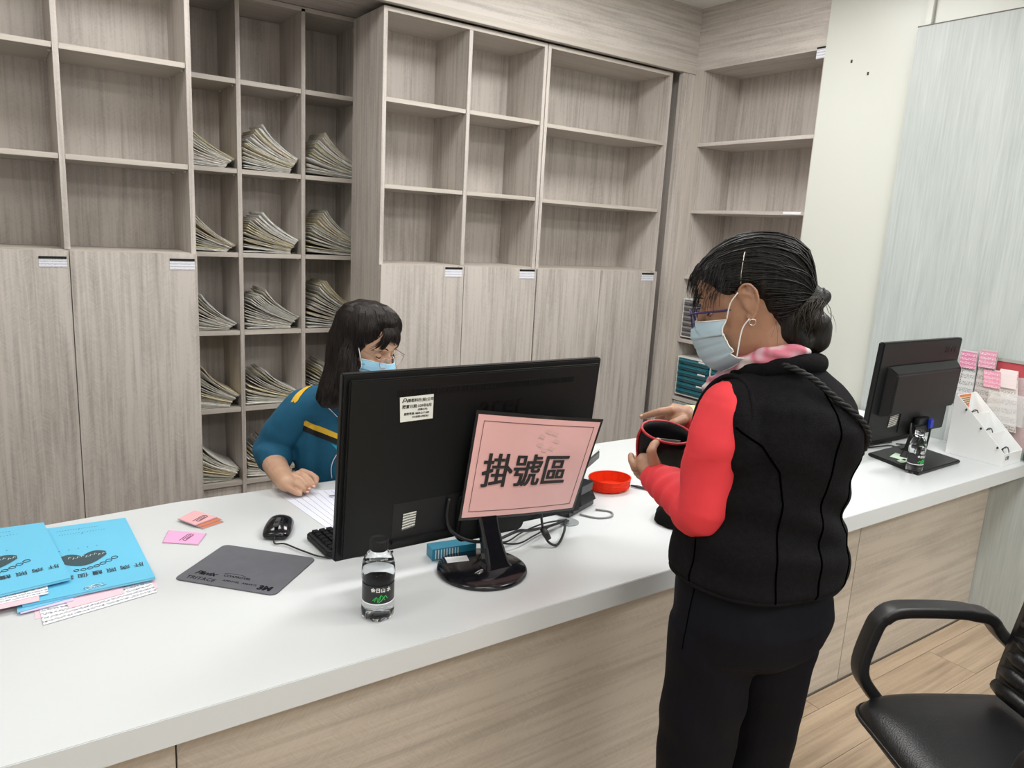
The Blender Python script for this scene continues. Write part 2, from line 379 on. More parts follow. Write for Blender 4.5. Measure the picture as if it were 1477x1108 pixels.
# ------------------------------------------------------------------ patient records: each folder is one object
fold_cols = [(0.82, 0.79, 0.70), (0.76, 0.72, 0.60), (0.80, 0.79, 0.74), (0.66, 0.63, 0.54), (0.86, 0.85, 0.80), (0.78, 0.70, 0.48), (0.60, 0.60, 0.52), (0.82, 0.75, 0.69), (0.88, 0.87, 0.84)]
old_cols = [(0.72, 0.68, 0.58), (0.60, 0.55, 0.44), (0.68, 0.66, 0.60), (0.50, 0.47, 0.39), (0.75, 0.73, 0.66), (0.66, 0.58, 0.38), (0.42, 0.42, 0.36), (0.70, 0.62, 0.56), (0.78, 0.76, 0.72)]
M_fold = [mat('folder_card_%s' % w_, c, 0.7, var=0.12, vscale=60) for w_, c in zip(('cream', 'tan', 'ivory', 'drab', 'white', 'ochre', 'olive', 'rose', 'pale'), fold_cols)]
M_spine = mat('folder_clip', (0.05, 0.055, 0.05), 0.5)
def folder(x0, z0, L, a0, a1, th, sgn, y0, y1, m, grp, lab, raise_=0.0):
    """card folder: leaves bend up to the left; made of three leaves and a dark fastening edge"""
    n = 7; bm = bmesh.new(); prof = []
    x, z = x0, z0
    for i in range(n+1):
        prof.append((x, z)); a = a0+(a1-a0)*(i/n)**1.3
        x -= math.cos(a)*L/n; z += math.sin(a)*L/n
    leaves = 3
    for q in range(leaves):
        off = q*th/leaves; tt = th/leaves*0.62; sh = random.uniform(-0.006, 0.004); yy0 = y0+random.uniform(0, 0.006)
        lo, hi = [], []
        for i, (px, pz) in enumerate(prof):
            a = a0+(a1-a0)*(i/n)**1.3; nx, nz = math.sin(a), math.cos(a)
            ex = sh*(i/n); wob = 0.0012*math.sin(i*1.7+q*2+x0*90)
            px2 = px-math.cos(a)*ex; pz2 = pz+math.sin(a)*ex
            lo.append((px2+nx*(off+wob), pz2+nz*(off+wob))); hi.append((px2+nx*(off+tt+wob), pz2+nz*(off+tt+wob)))
        R = []
        for (lx, lz), (hx, hz) in zip(lo, hi): R.append([V((lx, yy0, lz)), V((hx, yy0, hz)), V((hx, y1, hz)), V((lx, y1, lz))])
        addring_tube(bm, R)
    o = obj('record_folder', bm, m)
    tag(o, lab, 'folder', grp)
    return o
rows = ['second', 'third', 'fourth', 'fifth', 'lowest']
colsn = ['left', 'middle', 'right']
#        (row, col): (number, height factor, lean)
PILES = {(1, 0): (17, 0.60, 0.80), (1, 1): (22, 0.80, 0.98), (1, 2): (21, 0.82, 1.0),
         (2, 0): (13, 0.62, 0.95), (2, 1): (21, 0.80, 0.95), (2, 2): (22, 0.92, 1.0),
         (3, 0): (15, 0.50, 1.05), (3, 1): (20, 0.72, 0.95), (3, 2): (24, 1.05, 1.05),
         (4, 0): (18, 0.80, 1.05), (4, 1): (18, 0.70, 0.85), (4, 2): (19, 0.8, 1.0),
         (5, 0): (17, 0.75, 0.90), (5, 1): (18, 0.78, 0.95)}
zz_names = {1: 'topmost filled row', 2: 'second filled row', 3: 'third filled row', 4: 'fourth filled row', 5: 'lowest filled row'}
for (r, c), (n, hf, lean) in PILES.items():
    xl, xr = CX[c]+T+0.004, CX[c+1]-0.006
    zb = SZ[r]+0.001
    grp = 'record folders in the %s, %s column' % (zz_names[r], colsn[c])
    lab = 'worn paper record folder in the pile of the %s, %s column' % (zz_names[r], colsn[c])
    th = 0.0068
    for i in range(n):
        t_ = i/(n-1)
        z0 = zb+i*th*0.62*hf
        gapx = 0.045 if c < 2 else 0.014
        x0 = xr-gapx*(1-t_**1.5)+random.uniform(-0.004, 0.003)
        if z0 < zb+0.001: z0 = zb+0.001
        a0 = math.radians(2+26*t_*lean+random.uniform(-1, 1)); a1 = math.radians(1+58*lean*t_**0.9+random.uniform(-4, 6))
        # length limited so that the leaf ends inside the hole
        L = 0.275-0.045*t_
        for _ in range(40):
            xx = x0; k = 7
            for q in range(k): xx -= math.cos(a0+(a1-a0)*(q/k)**1.3)*L/k
            if xx < xl: L -= 0.006
            else: break
        L -= random.uniform(0, 0.012)
        folder(x0, z0, L, a0, a1, th*0.8, 1, YC+0.012+random.uniform(0, 0.02), YC+0.25, M_fold[random.randrange(len(M_fold))] if t_ > 0.1 else M_fold[4], grp, lab if 0 < i < n-1 else ('%s record folder of the pile in the %s, %s column' % ('bottom' if i == 0 else 'uppermost', zz_names[r], colsn[c])))
    # dark metal file fastener block seen at the low right side
    o = box('file_clip', (xr-0.026 if c < 2 else xr-0.008, xr+0.001, YC+0.05, YC+0.24, zb, zb+0.006), M_spine)
    tag(o, 'black clip at the foot of the pile, %s, %s column' % (zz_names[r], colsn[c]), 'clip')

# ------------------------------------------------------------------ side recess with shelves
t = thing('side_shelf', 'tall grey wood shelf recess in the right wall, behind the standing customer', 'cabinet', (3.72, 2.86, 0))
box('back_panel', (3.88, 3.892, 2.453, 3.30, 0.02, 2.563), M_wv, t)
box('side_panel', (3.582, 3.88, 3.262, 3.28, 0.02, 2.563), M_wv, t)
box('side_panel', (3.551, 3.88, 2.453, 2.471, 0.02, 2.563), M_wv, t)
box('top_panel', (3.58, 3.88, 2.471, 3.262, 2.563, 2.581), M_wy, t)
M_sh = M_wy
for z in (2.152, 1.762, 1.366, 0.972, 0.60):
    s = box('shelf', (3.556, 3.88, 2.472, 3.261, z-0.02, z), M_edge if False else M_wy, t, 0.001)
    obj('shelf_pin', bx(3.60, 3.612, 3.249, 3.26, z-0.029, z-0.0205, 0.002), M_pin, s)
s = obj('label_strip', bx(3.5535, 3.556, 2.49, 2.60, 1.746, 1.759), M_paper, t, label='narrow white label on the shelf edge')
o = obj('label_card', quad([(3.5485, 2.515, 2.575), (3.5485, 2.455, 2.575), (3.5485, 2.455, 2.52), (3.5485, 2.515, 2.52)], th=0.0012), M_label, t)
obj('label_header', bx(3.5465, 3.5487, 2.455, 2.515, 2.568, 2.576), M_blk, t)
# drawer organisers in the recess
M_orgw = mat('organiser_white', (0.74, 0.75, 0.72), 0.4)
def drawers(name, label, y0, y1, z0, z1, n, cols, m, tagm=True):
    t = thing(name, label, 'organizer', (3.68, (y0+y1)/2, z0))
    x0, x1 = 3.568, 3.83
    box('shell', (x0, x1, y0, y1, z0, z0+0.008), M_orgw, t); box('shell', (x0, x1, y0, y1, z1-0.008, z1), M_orgw, t)
    box('shell', (x0, x1, y0, y0+0.006, z0+0.008, z1-0.008), M_orgw, t); box('shell', (x0, x1, y1-0.006, y1, z0+0.008, z1-0.008), M_orgw, t)
    box('shell', (x1-0.006, x1, y0+0.006, y1-0.006, z0+0.008, z1-0.008), M_orgw, t)
    w_ = (y1-y0)/cols; h = (z1-z0-0.016)/n
    for c in range(cols):
        if c: box('partition', (x0, x1-0.006, y0+c*w_-0.004, y0+c*w_+0.004, z0+0.008, z1-0.008), M_orgw, t)
        for k in range(n):
            za = z0+0.008+k*h+0.002
            d = obj('drawer', bx(x0-0.008, x1-0.02, y0+c*w_+0.009, y0+(c+1)*w_-0.009, za, za+h-0.004, 0.006), m, t)
            obj('lip', tube([(x0-0.010, y0+c*w_+0.02, za+h*0.55), (x0-0.010, y0+(c+1)*w_-0.02, za+h*0.55)], h*0.16, 8), m, d)
            if tagm and k % 2 == (1 if c else 0) or (tagm and k == n-1): obj('label_slip', bx(x0-0.0145, x0-0.012, y0+c*w_+0.025, y0+c*w_+0.085, za+h*0.72, za+h*0.95), M_paper, d)
M_smoke = mat('smoky_plastic', (0.23, 0.22, 0.225), 0.2); M_teal = mat('teal_plastic', (0.012, 0.13, 0.17), 0.18, coat=0.5); M_ltb = mat('pale_blue_plastic', (0.33, 0.47, 0.50), 0.3)
drawers('drawer_organizer', 'white organizer with smoky grey drawers on the side shelf', 2.98, 3.255, 0.985, 1.226, 7, 1, M_smoke, False)
drawers('drawer_organizer', 'white two-column organizer with teal drawers on the side shelf', 2.72, 3.255, 0.618, 0.862, 6, 2, M_teal)
drawers('drawer_organizer', 'organizer with pale blue drawers low on the side shelf, below the teal one', 2.72, 3.255, 0.335, 0.572, 4, 1, M_ltb, False)
box('shell_foot', (3.60, 3.8, 2.75, 3.22, 0.02, 0.335), M_orgw, bpy.data.objects['side_shelf'])

# ------------------------------------------------------------------ counter
TZ = 0.76
t = thing('counter', 'reception counter with pale wood front panels', 'counter', (1.0, 1.7, 0))
ends = [-2.2, 0.227, 2.505, 3.499]
for a, b in zip(ends, ends[1:]): box('front_panel', (a+0.0015, b-0.0015, 1.342, 1.36, 0.004, 0.704), M_front, t, 0.001)
box('seam_backing', (-2.2, 3.499, 1.361, 1.366, 0.004, 0.70), M_dark, t)
for x in (-1.2, 0.2, 2.50): box('support_panel', (x-0.01, x+0.01, 1.367, 2.1, 0.0, 0.704), M_front, t)
box('kick_strip', (-2.2, 3.499, 1.338, 1.342, 0.0, 0.006), mat('skirting_brown', (0.1, 0.085, 0.07), 0.7), t)  # thin dark brown strip along the foot of the counter front
bm = prism([(-2.2, 1.206), (3.4985, 1.206), (3.4985, 2.16), (1.2, 2.19), (0.4, 2.215), (-0.05, 2.175), (-2.2, 2.15)], 0.705, TZ, bev=0.0015)
o = obj('worktop', bm, M_top); tag(o, 'long white solid-surface worktop on the reception counter', 'worktop')
bm = lathe([(0.032, 0), (0.032, 0.002), (0.028, 0.003)], 24, (1.335, 1.575, TZ)); o = obj('cable_grommet', bm, mat('grommet_grey', (0.22, 0.24, 0.25), 0.5), smooth=False); tag(o, 'round grey cable grommet in the worktop right of the large monitor', 'grommet')
#PART2
# ------------------------------------------------------------------ large monitor, seen from behind
def slope(P0, dz, dy):   # basis: x along the screen, y up the screen, z towards the viewer
    return basis(P0, (1, 0, 0), (0, dy, dz))
PX, PZ = 0.60, 0.823
MM = slope((0.595, 1.487, 0.826), 0.439, -0.04)     # local x 0..0.715, y 0..0.44; z+ = towards the camera
W_, H_ = 0.715, 0.44
t = thing('monitor', 'large black monitor seen from behind with a pink sign, clerk behind it', 'monitor', (0.94, 1.42, TZ))
bm = bmesh.new()
addbox(bm, 0, W_, 0, H_, -0.03, -0.012)
vs = addbox(bm, 0.012, W_-0.012, 0.012, H_-0.012, -0.012, 0.0)
bmesh.ops.bevel(bm, geom=bm.edges[:], offset=0.003, segments=2, affect='EDGES')
bmesh.ops.transform(bm, matrix=MM, verts=bm.verts); obj('housing', bm, M_blk, t)
bm = prism(roundrect(0.008, W_-0.008, 0.012, H_-0.008, 0.004), -0.0305, -0.030); bmesh.ops.transform(bm, matrix=MM, verts=bm.verts); obj('screen', bm, M_blkg, t)
# long vent slot with louvres
bm = bmesh.new(); addbox(bm, 0.122, 0.62, 0.386, 0.401, 0.0, 0.0006)
bmesh.ops.transform(bm, matrix=MM, verts=bm.verts); v_ = obj('vent', bm, mat('slot_black', (0.002, 0.002, 0.002), 0.9), t)
bm = bmesh.new()
for i in range(120): addbox(bm, 0.124+i*0.00413, 0.1258+i*0.00413, 0.387, 0.400, 0.0004, 0.0022)
bmesh.ops.transform(bm, matrix=MM, verts=bm.verts); v2 = obj('louvre', bm, M_blk, v_); v2['kind'] = 'stuff'
# recess and chin bulge for the connectors
bm = bmesh.new(); addbox(bm, 0.132, 0.62, 0.03, 0.126, 0.0, 0.0006)
bmesh.ops.transform(bm, matrix=MM, verts=bm.verts); obj('connector_recess', bm, mat('recess_black', (0.006, 0.006, 0.007), 0.5), t)
bm = prism(roundrect(0.13, 0.63, 0.024, 0.034, 0.004), 0.0, 0.010); bmesh.ops.transform(bm, matrix=MM, verts=bm.verts); obj('recess_lip', bm, M_blk, t)
bm = prism(roundrect(0.30, 0.50, 0.0, 0.125, 0.02), 0.0, 0.022, bev=0.006); bmesh.ops.transform(bm, matrix=MM, verts=bm.verts); obj('hinge_cover', bm, M_blk, t)
text('acer', 0.075, MM @ Matrix.Translation((0.405, 0.343, 0.0)), mat('relief_black', (0.002, 0.002, 0.002), 0.35), t, 'embossed_mark', ext=0.0006)
# stickers
c_ = obj('asset_sticker', quad([MM @ V(p) for p in ((0.129, 0.383, 0.0012), (0.213, 0.385, 0.0012), (0.215, 0.327, 0.0012), (0.134, 0.325, 0.0012))], th=0.001), mat('sticker', (0.72, 0.74, 0.68), 0.5), t, label='white asset sticker with black print')
M_ink = mat('ink', (0.02, 0.02, 0.02), 0.6)
ST = MM @ Matrix.Translation((0.173, 0.355, 0.0016))
for body, s, x, y in (('榮懋科技(股)公司', 0.0085, 0.008, 0.019), ('購置日期:109年8月', 0.0090, 0.0, 0.005), ('(保固:三年)', 0.0050, 0.014, -0.0035), ('服務專線: 0800-217-409', 0.0062, 0.0, -0.012), ('04-8282-098765', 0.0062, 0.010, -0.020)):
    text(body, s, ST @ Matrix.Translation((x, y, 0)), M_ink, c_, 'sticker_lettering', bold=0.0001)
bm = tube([(-0.006, -0.003, 0), (-0.004, 0.003, 0), (0, -0.001, 0), (0.004, 0.003, 0), (0.006, -0.003, 0)], 0.0011, 5); bmesh.ops.transform(bm, matrix=ST @ Matrix.Translation((-0.031, 0.019, 0)), verts=bm.verts); obj('sticker_emblem', bm, M_ink, c_)
bm = tube([(0.0035*math.cos(a*0.6), 0.003+0.0035*math.sin(a*0.6), 0) for a in range(6)], 0.0008, 5); bmesh.ops.transform(bm, matrix=ST @ Matrix.Translation((-0.031, 0.019, 0)), verts=bm.verts); obj('sticker_emblem', bm, M_ink, c_)
obj('rating_sticker', quad([MM @ V(p) for p in ((0.158, 0.097, 0.0016), (0.192, 0.099, 0.0016), (0.190, 0.060, 0.0016), (0.157, 0.055, 0.0016))], th=0.0008), printed('rating_print', (0.7, 0.7, 0.64), (0.08, 0.08, 0.08), (3, 6, 1), 0.6, 0.55), t)
# stand
bm = bmesh.new(); addlathe(bm, [(0.108, 0), (0.111, 0.004), (0.110, 0.009), (0.104, 0.0125), (0.06, 0.014), (0.02, 0.0145)], 48, (0.945, 1.425, TZ)); obj('base', bm, M_blkg, t, smooth=True)
NM = basis((0.962, 1.395, TZ+0.012), (1, 0, 0), (0, 0.42, 0.9))
bm = prism(roundrect(-0.028, 0.028, -0.02, 0.02, 0.008), 0, 0.16, bev=0.002)
NB = bmesh.new()
for (z, y, wx, wy) in ((0.0, 0.0, 0.036, 0.022), (0.02, 0.004, 0.033, 0.019), (0.06, 0.022, 0.029, 0.015), (0.11, 0.045, 0.028, 0.014), (0.15, 0.058, 0.03, 0.016)): pass
bm.free(); rings = []
for (z, y, wx, wy) in ((0.772, 1.412, 0.038, 0.024), (0.785, 1.415, 0.032, 0.018), (0.82, 1.432, 0.028, 0.014), (0.86, 1.452, 0.028, 0.013), (0.90, 1.470, 0.03, 0.013)):
    rings.append([V((0.975+x, y+yy, z)) for x, yy in roundrect(-wx, wx, -wy, wy, 0.008, 3)])
addring_tube(NB, rings); obj('neck', NB, M_blkg, t)
# connector cable hanging from the back
M_cab = mat('cable_black', (0.008, 0.008, 0.008), 0.45)
obj('power_cord', tube([MM @ V(p) for p in ((0.275, 0.12, 0.008), (0.272, 0.07, 0.010), (0.285, 0.035, 0.018), (0.33, 0.008, 0.032), (0.40, -0.004, 0.036), (0.48, -0.002, 0.02))] + [(1.14, 1.50, 0.80), (1.24, 1.545, 0.776), (1.325, 1.572, 0.770)], 0.0042, 8, 6), M_cab, t, smooth=True)
obj('video_cord', tube([MM @ V((0.545, 0.10, 0.018)), MM @ V((0.55, 0.04, 0.022)), (1.165, 1.47, 0.80), (1.175, 1.455, 0.775), (1.20, 1.45, 0.768), (1.26, 1.50, 0.772), (1.30, 1.545, 0.778), (1.33, 1.568, 0.768)], 0.0035, 8, 6), M_cab, t, smooth=True)
obj('ferrite_bead', tube([(1.160, 1.471, 0.815), (1.167, 1.463, 0.798), (1.173, 1.456, 0.785)], [0.0085, 0.0095, 0.0075], 10), M_cab, t, smooth=True)
obj('usb_cord', tube([(1.00, 1.54, 0.83), (1.02, 1.53, 0.782), (1.08, 1.52, 0.772), (1.16, 1.56, 0.768), (1.25, 1.58, 0.770), (1.33, 1.578, 0.768)], 0.0025, 6, 6), M_cab, t, smooth=True)
obj('usb_cord', tube([(0.99, 1.54, 0.83), (1.03, 1.51, 0.79), (1.10, 1.50, 0.770), (1.18, 1.53, 0.766), (1.27, 1.56, 0.770), (1.33, 1.574, 0.768)], 0.0025, 6, 6), M_cab, t, smooth=True)

# pink sign in its film sleeve
t = thing('pink_sign', 'pink laminated sign with large black characters taped to the large monitor', 'sign', (1.09, 1.45, 0.86))
def SG(u, v, off=0.0):   # u,v in 0..1 from the top left; sheet bulges and peels at the right
    tl, tr, bl, br = V((0.323, 0.335)), V((0.690, 0.283)), V((0.303, 0.072)), V((0.652, 0.037))
    p = (tl*(1-u)+tr*u)*(1-v)+(bl*(1-u)+br*u)*v
    bz = 0.026+0.020*u*(1-v)+0.006*math.sin(u*PI)
    return MM @ V((p.x, p.y, bz+off))
def sheet(u0, u1, v0, v1, off, m, name, parent, nu=12, nv=8, th=0.0006, label=None):
    bm = bmesh.new(); g = [[bm.verts.new(SG(u0+(u1-u0)*i/nu, v0+(v1-v0)*j/nv, off)) for i in range(nu+1)] for j in range(nv+1)]
    for j in range(nv):
        for i in range(nu): bm.faces.new((g[j][i], g[j+1][i], g[j+1][i+1], g[j][i+1]))
    r = bmesh.ops.extrude_face_region(bm, geom=bm.faces[:])
    d = MM.to_3x3() @ V((0, 0, -th))
    for v in [x for x in r['geom'] if isinstance(x, bmesh.types.BMVert)]: v.co += d
    bmesh.ops.recalc_face_normals(bm, faces=bm.faces)
    return obj(name, bm, m, parent, smooth=False, label=label)
sheet(-0.018, 1.022, -0.035, 1.03, -0.001, mat('film_edge', (0.03, 0.028, 0.028), 0.15), 'film_sleeve', t)
sh_ = sheet(0, 1, 0, 1, 0.0, mat('pink_paper', (0.80, 0.47, 0.45), 0.35, coat=0.3, var=0.03, vscale=12), 'paper', t)
M_bord = mat('border_ink', (0.16, 0.07, 0.07), 0.6)
for (a, b, c, d) in ((0.045, 0.955, 0.055, 0.061), (0.045, 0.955, 0.939, 0.945), (0.045, 0.049, 0.055, 0.945), (0.951, 0.955, 0.055, 0.945)): sheet(a, b, c, d, 0.0006, M_bord, 'border_line', sh_, 14, 10, 0.0003)
def sgwrap(co): 
    u = 0.46+co.x/0.360; v = 0.56-co.y/0.258
    p = SG(u, v, 0.0014+co.z); return p
text('掛號區', 0.092, None, M_ink, sh_, 'sign_lettering', fat=0.0018, sx=0.96, ext=0.0003, wrap=sgwrap)
# tape residue
bm = bmesh.new()
for k in range(7):
    a = k*0.9; u = 0.56+0.07*math.cos(a); v = 0.2+0.10*math.sin(a)
    P = [SG(u, v, 0.0009), SG(u+0.05, v+0.02, 0.0009), SG(u+0.035, v+0.05, 0.0009), SG(u-0.01, v+0.03, 0.0009)]
    bm.faces.new([bm.verts.new(x) for x in P])
obj('tape_residue', bm, mat('tape_residue', (0.70, 0.46, 0.42), 0.2), sh_)

# tissue box under the large monitor, paper and clip on its base
o = box('medicine_box', (-0.06, 0.06, -0.02, 0.02, 0, 0.03), mat('teal_card', (0.02, 0.23, 0.36), 0.4), M=Matrix.Translation((0.925, 1.540, TZ+0.001)) @ Matrix.Rotation(math.radians(-8), 4, 'Z'))
tag(o, 'small teal cardboard box with white stripes behind the large monitor base', 'box')
bm = bmesh.new()
for i in range(9): addbox(bm, -0.052+i*0.0075, -0.0495+i*0.0075, -0.0206, -0.0199, 0.003, 0.027, Matrix.Translation((0.925, 1.540, TZ+0.001)) @ Matrix.Rotation(math.radians(-8), 4, 'Z'))
obj('stripe_print', bm, M_paper, o, world=True)
def flat_sheet(name, pts, z, th, m, label, cat, group=None):
    bm = quad([(x, y, z+th) for x, y in pts], th=th, down=(0, 0, -1)); o = obj(name, bm, m); tag(o, label, cat, group); return o
def clip(x, y, z, ang, s, m, label, group=None):
    P = [(0, 0), (0, 0.028), (0.003, 0.031), (0.006, 0.028), (0.006, 0.004), (0.0045, 0.002), (0.0022, 0.004), (0.0022, 0.024), (0.003, 0.026), (0.0045, 0.024), (0.0045, 0.008)]
    bm = tube([(a*s*1.5, b*s*0.85, 0) for a, b in P], 0.00055, 6); bmesh.ops.transform(bm, matrix=Matrix.Translation((x, y, z)) @ Matrix.Rotation(ang, 4, 'Z'), verts=bm.verts)
    o = obj('paper_clip', bm, m, smooth=True); tag(o, label, 'paper clip', group); return o
clip(0.905, 1.395, TZ+0.0155, math.radians(-68), 1.1, M_chrome, 'silver paper clip on the round base of the large monitor')
flat_sheet('note_slip', [(0.885, 1.505), (0.94, 1.490), (0.930, 1.462), (0.876, 1.475)], TZ+0.0145, 0.0006, M_paper, 'small white slip on the large monitor base behind the clip', 'paper')

# ------------------------------------------------------------------ water bottles
M_pet = clear('clear_plastic', (0.96, 0.98, 1.0), 0.03, 1.25)
M_wat = clear('water', (0.97, 0.99, 1.0), 0.0, 1.18)
M_lab = mat('bottle_label', (0.012, 0.013, 0.015), 0.35)
M_grn = mat('label_green', (0.02, 0.45, 0.08), 0.5); M_lw = mat('label_white', (0.85, 0.85, 0.85), 0.5); M_red = mat('label_red', (0.5, 0.03, 0.03), 0.5)
def bottle(x, y, rot, label, capcol=True, s=1.0, wide=1.0):
    t = thing('water_bottle', label, 'bottle', (x, y, TZ))
    R = 0.0295*s*wide
    body = [(R*0.55, 0.004), (R*0.85, 0.0), (R*0.98, 0.006), (R, 0.02), (R*0.985, 0.036), (R*0.93, 0.040), (R*0.93, 0.079), (R*1.0, 0.084), (R*1.02, 0.094), (R*1.0, 0.106), (R*0.95, 0.119), (R*0.83, 0.130), (R*0.62, 0.139), (R*0.44, 0.143), (R*0.42, 0.150), (R*0.42, 0.156)]
    bm = bmesh.new(); vr = addlathe(bm, [(r, z*s) for r, z in body], 32, (x, y, TZ+0.0005), cap=True)
    # star dents in the foot
    for i in (0, 1, 2):
        for k, v in enumerate(vr[i]):
            if k % 6 in (0, 1): v.co.z += 0.004
    b_ = obj('bottle_body', bm, M_pet, t, smooth=True)
    bm = lathe([(r*0.955, z*s) for r, z in [(R*0.5, 0.008), (R*0.92, 0.007)] + body[3:9] + [(R*0.97, 0.107)]], 32, (x, y, TZ+0.0008)); obj('water', bm, M_wat, t, smooth=True)
    bm = lathe([(R*0.50, 0.1435*s), (R*0.52, 0.1445*s), (R*0.52, 0.146*s), (R*0.44, 0.147*s)], 24, (x, y, TZ)); obj('neck_ring', bm, M_pet, t, smooth=True)
    bm = bmesh.new(); vr = addlathe(bm, [(R*0.54, 0.147*s), (R*0.58, 0.148*s), (R*0.58, 0.164*s), (R*0.53, 0.167*s), (R*0.40, 0.165*s)], 48, (x, y, TZ))
    for i in (1, 2):
        for k, v in enumerate(vr[i]):
            if k % 2: v.co.x = x+(v.co.x-x)*0.96; v.co.y = y+(v.co.y-y)*0.96
    obj('cap', bm, M_blkm if capcol else M_pet, t)
    bm = bmesh.new(); addlathe(bm, [(R*0.965, 0.041*s), (R*0.965, 0.078*s)], 40, (x, y, TZ), cap=False)
    lb = obj('label_band', bm, M_lab, t, smooth=True)
    def wrap(co):
        a = rot+co.x/R; r = R*0.968+0.0004+max(co.z, 0)
        return V((x+r*math.cos(a), y+r*math.sin(a), TZ+0.060*s+co.y))
    text('金日山 水', 0.0100*s, None, M_lw, lb, 'label_lettering', bold=0.0002, wrap=lambda c: wrap(V((c.x+0.004, c.y+0.010, c.z))))
    bm = bmesh.new()
    for P in (((-0.014, -0.012), (-0.006, -0.004), (-0.002, -0.009), (0.004, 0.0), (0.009, -0.006), (0.014, -0.002), (0.018, -0.009)), ((-0.004, -0.016), (0.002, -0.008), (0.004, 0.0)), ((0.004, -0.014), (0.009, -0.006), (0.012, -0.011)), ((-0.01, -0.014), (-0.006, -0.004), (-0.003, -0.014)), ((-0.001, -0.017), (0.007, -0.010), (0.012, -0.004))):
        pts = [wrap(V((a, b, 0))) for a, b in P]; addtube(bm, pts, 0.0009*s, 5)
    obj('label_mountain', bm, M_grn, lb)
    obj('label_band_edge', lathe([(R*0.97, 0.0385*s), (R*0.985, 0.0395*s), (R*0.97, 0.041*s)], 40, (x, y, TZ), cap=False), M_lw, lb, smooth=True)
va = math.atan2(-0.80, -0.56)
bottle(0.634, 1.350, va+0.25, 'water bottle with black cap and black label in front of the large monitor', True, 1.05, 1.13)
bottle(2.853, 1.362, va+0.25, 'water bottle with clear cap and black label beside the small monitor base', False, 1.0)

# ------------------------------------------------------------------ mouse pad, mouse, keyboards
pm = basis((0.298, 1.715, TZ), (0.473-0.298, 1.53-1.715, 0), (0.138, 0.145, 0))
t = obj('mouse_pad', prism(roundrect(0, 0.252, 0, 0.202, 0.016), 0.0004, 0.0028, pm, 0.0006), mat('pad_grey', (0.105, 0.108, 0.125), 0.75, bump=0.3, bscale=1500, var=0.06, vscale=25)); tag(t, 'dark grey mouse pad with printed names on the counter', 'mouse pad')
M_pi = mat('pad_ink', (0.008, 0.008, 0.010), 0.8, spec=0.1)
for body, s, x, y, b_, sh in (('Plavix', 0.022, 0.052, 0.046, 0.0009, 0.3), ('TRITACE', 0.0185, 0.056, 0.020, 0.0002, 0), ('COAPROVEL', 0.012, 0.130, 0.050, 0.0003, 0), ('APROVEL  AMARYL', 0.010, 0.150, 0.028, 0.0001, 0), ('3M', 0.026, 0.215, 0.022, 0.0016, 0)):
    text(body, s, pm @ Matrix.Translation((x, y, 0.0029)), M_pi, t, 'pad_lettering', bold=b_, ext=0.0001, shear=sh)
obj('pad_arc', tube([pm @ V((0.108+0.03*math.cos(a*0.3+0.3)+0.012, 0.053+0.010*math.sin(a*0.3+0.3), 0.003)) for a in range(9)], 0.0004, 5), M_pi, t)
def subd(bm, lv, name, m, parent, world=True, label=None):
    me = bpy.data.meshes.new('s'); bm.to_mesh(me); bm.free(); o = bpy.data.objects.new('s', me); link(o)
    md = o.modifiers.new('s', 'SUBSURF'); md.levels = lv; md.render_levels = lv
    dg = bpy.context.evaluated_depsgraph_get(); me2 = bpy.data.meshes.new_from_object(o.evaluated_get(dg)); bpy.data.objects.remove(o)
    b2 = bmesh.new(); b2.from_mesh(me2); return obj(name, b2, m, parent, world, smooth=True, label=label)
t = thing('computer_mouse', 'glossy black mouse with a cord beside the mouse pad', 'mouse', (0.590, 1.885, TZ))
Mm = basis((0.590, 1.875, TZ+0.0005), (0.88, -0.47, 0), (0.47, 0.88, 0)) @ Matrix.Scale(1.15, 4)
bm = bmesh.new(); rings = []
for (y, w2, h) in ((-0.052, 0.020, 0.014), (-0.045, 0.030, 0.022), (-0.02, 0.0335, 0.032), (0.01, 0.031, 0.036), (0.035, 0.030, 0.030), (0.05, 0.022, 0.018), (0.055, 0.012, 0.010)):
    rings.append([Mm @ V((w2*c, y, max(0.001, h*s))) for c, s in ((-1.0, 0.03), (-1.0, 0.45), (-0.8, 0.8), (-0.4, 0.98), (0, 1.02), (0.4, 0.98), (0.8, 0.8), (1.0, 0.45), (1.0, 0.03))])
addring_tube(bm, rings); subd(bm, 2, 'shell', M_blkg, t)
obj('scroll_wheel', tube([Mm @ V((-0.003, -0.028, 0.0295)), Mm @ V((0.003, -0.028, 0.0295))], 0.009, 16), M_blkm, t, smooth=True)
obj('wheel_slot', prism(roundrect(-0.005, 0.005, -0.043, 0.002, 0.004), 0.030, 0.0345, Mm), mat('silver_grey', (0.06, 0.06, 0.065), 0.3), t)
obj('cord', tube([Mm @ V((0, -0.05, 0.010)), Mm @ V((0.004, -0.075, 0.004)), (0.575, 1.78, TZ+0.006), (0.60, 1.72, TZ+0.006), (0.635, 1.665, TZ+0.004), (0.70, 1.64, TZ+0.003), (0.80, 1.62, TZ+0.003)], 0.0021, 8, 6), M_cab, t, smooth=True)
def keyboard(M, label, wide=0.44, z=0.0):
    t = thing('keyboard', label, 'keyboard', tuple(M.translation))
    obj('case', prism(roundrect(0, wide, 0, 0.145, 0.012), 0.001, 0.018, M, 0.003), M_blkm, t)
    k_ = M_blk; n = int(wide/0.0195)
    for r in range(6):
        y = 0.012+r*0.0212
        for c in range(n-1):
            bm = bmesh.new(); vs = addbox(bm, 0.012+c*0.0195, 0.012+c*0.0195+0.017, y, y+0.0175, 0.018, 0.025)
            for v in vs[4:]: v.co.x += 0.0018 if v is vs[4] or v is vs[7] else -0.0018
            bmesh.ops.transform(bm, matrix=M, verts=bm.verts); obj('key', bm, k_, t)
    return t
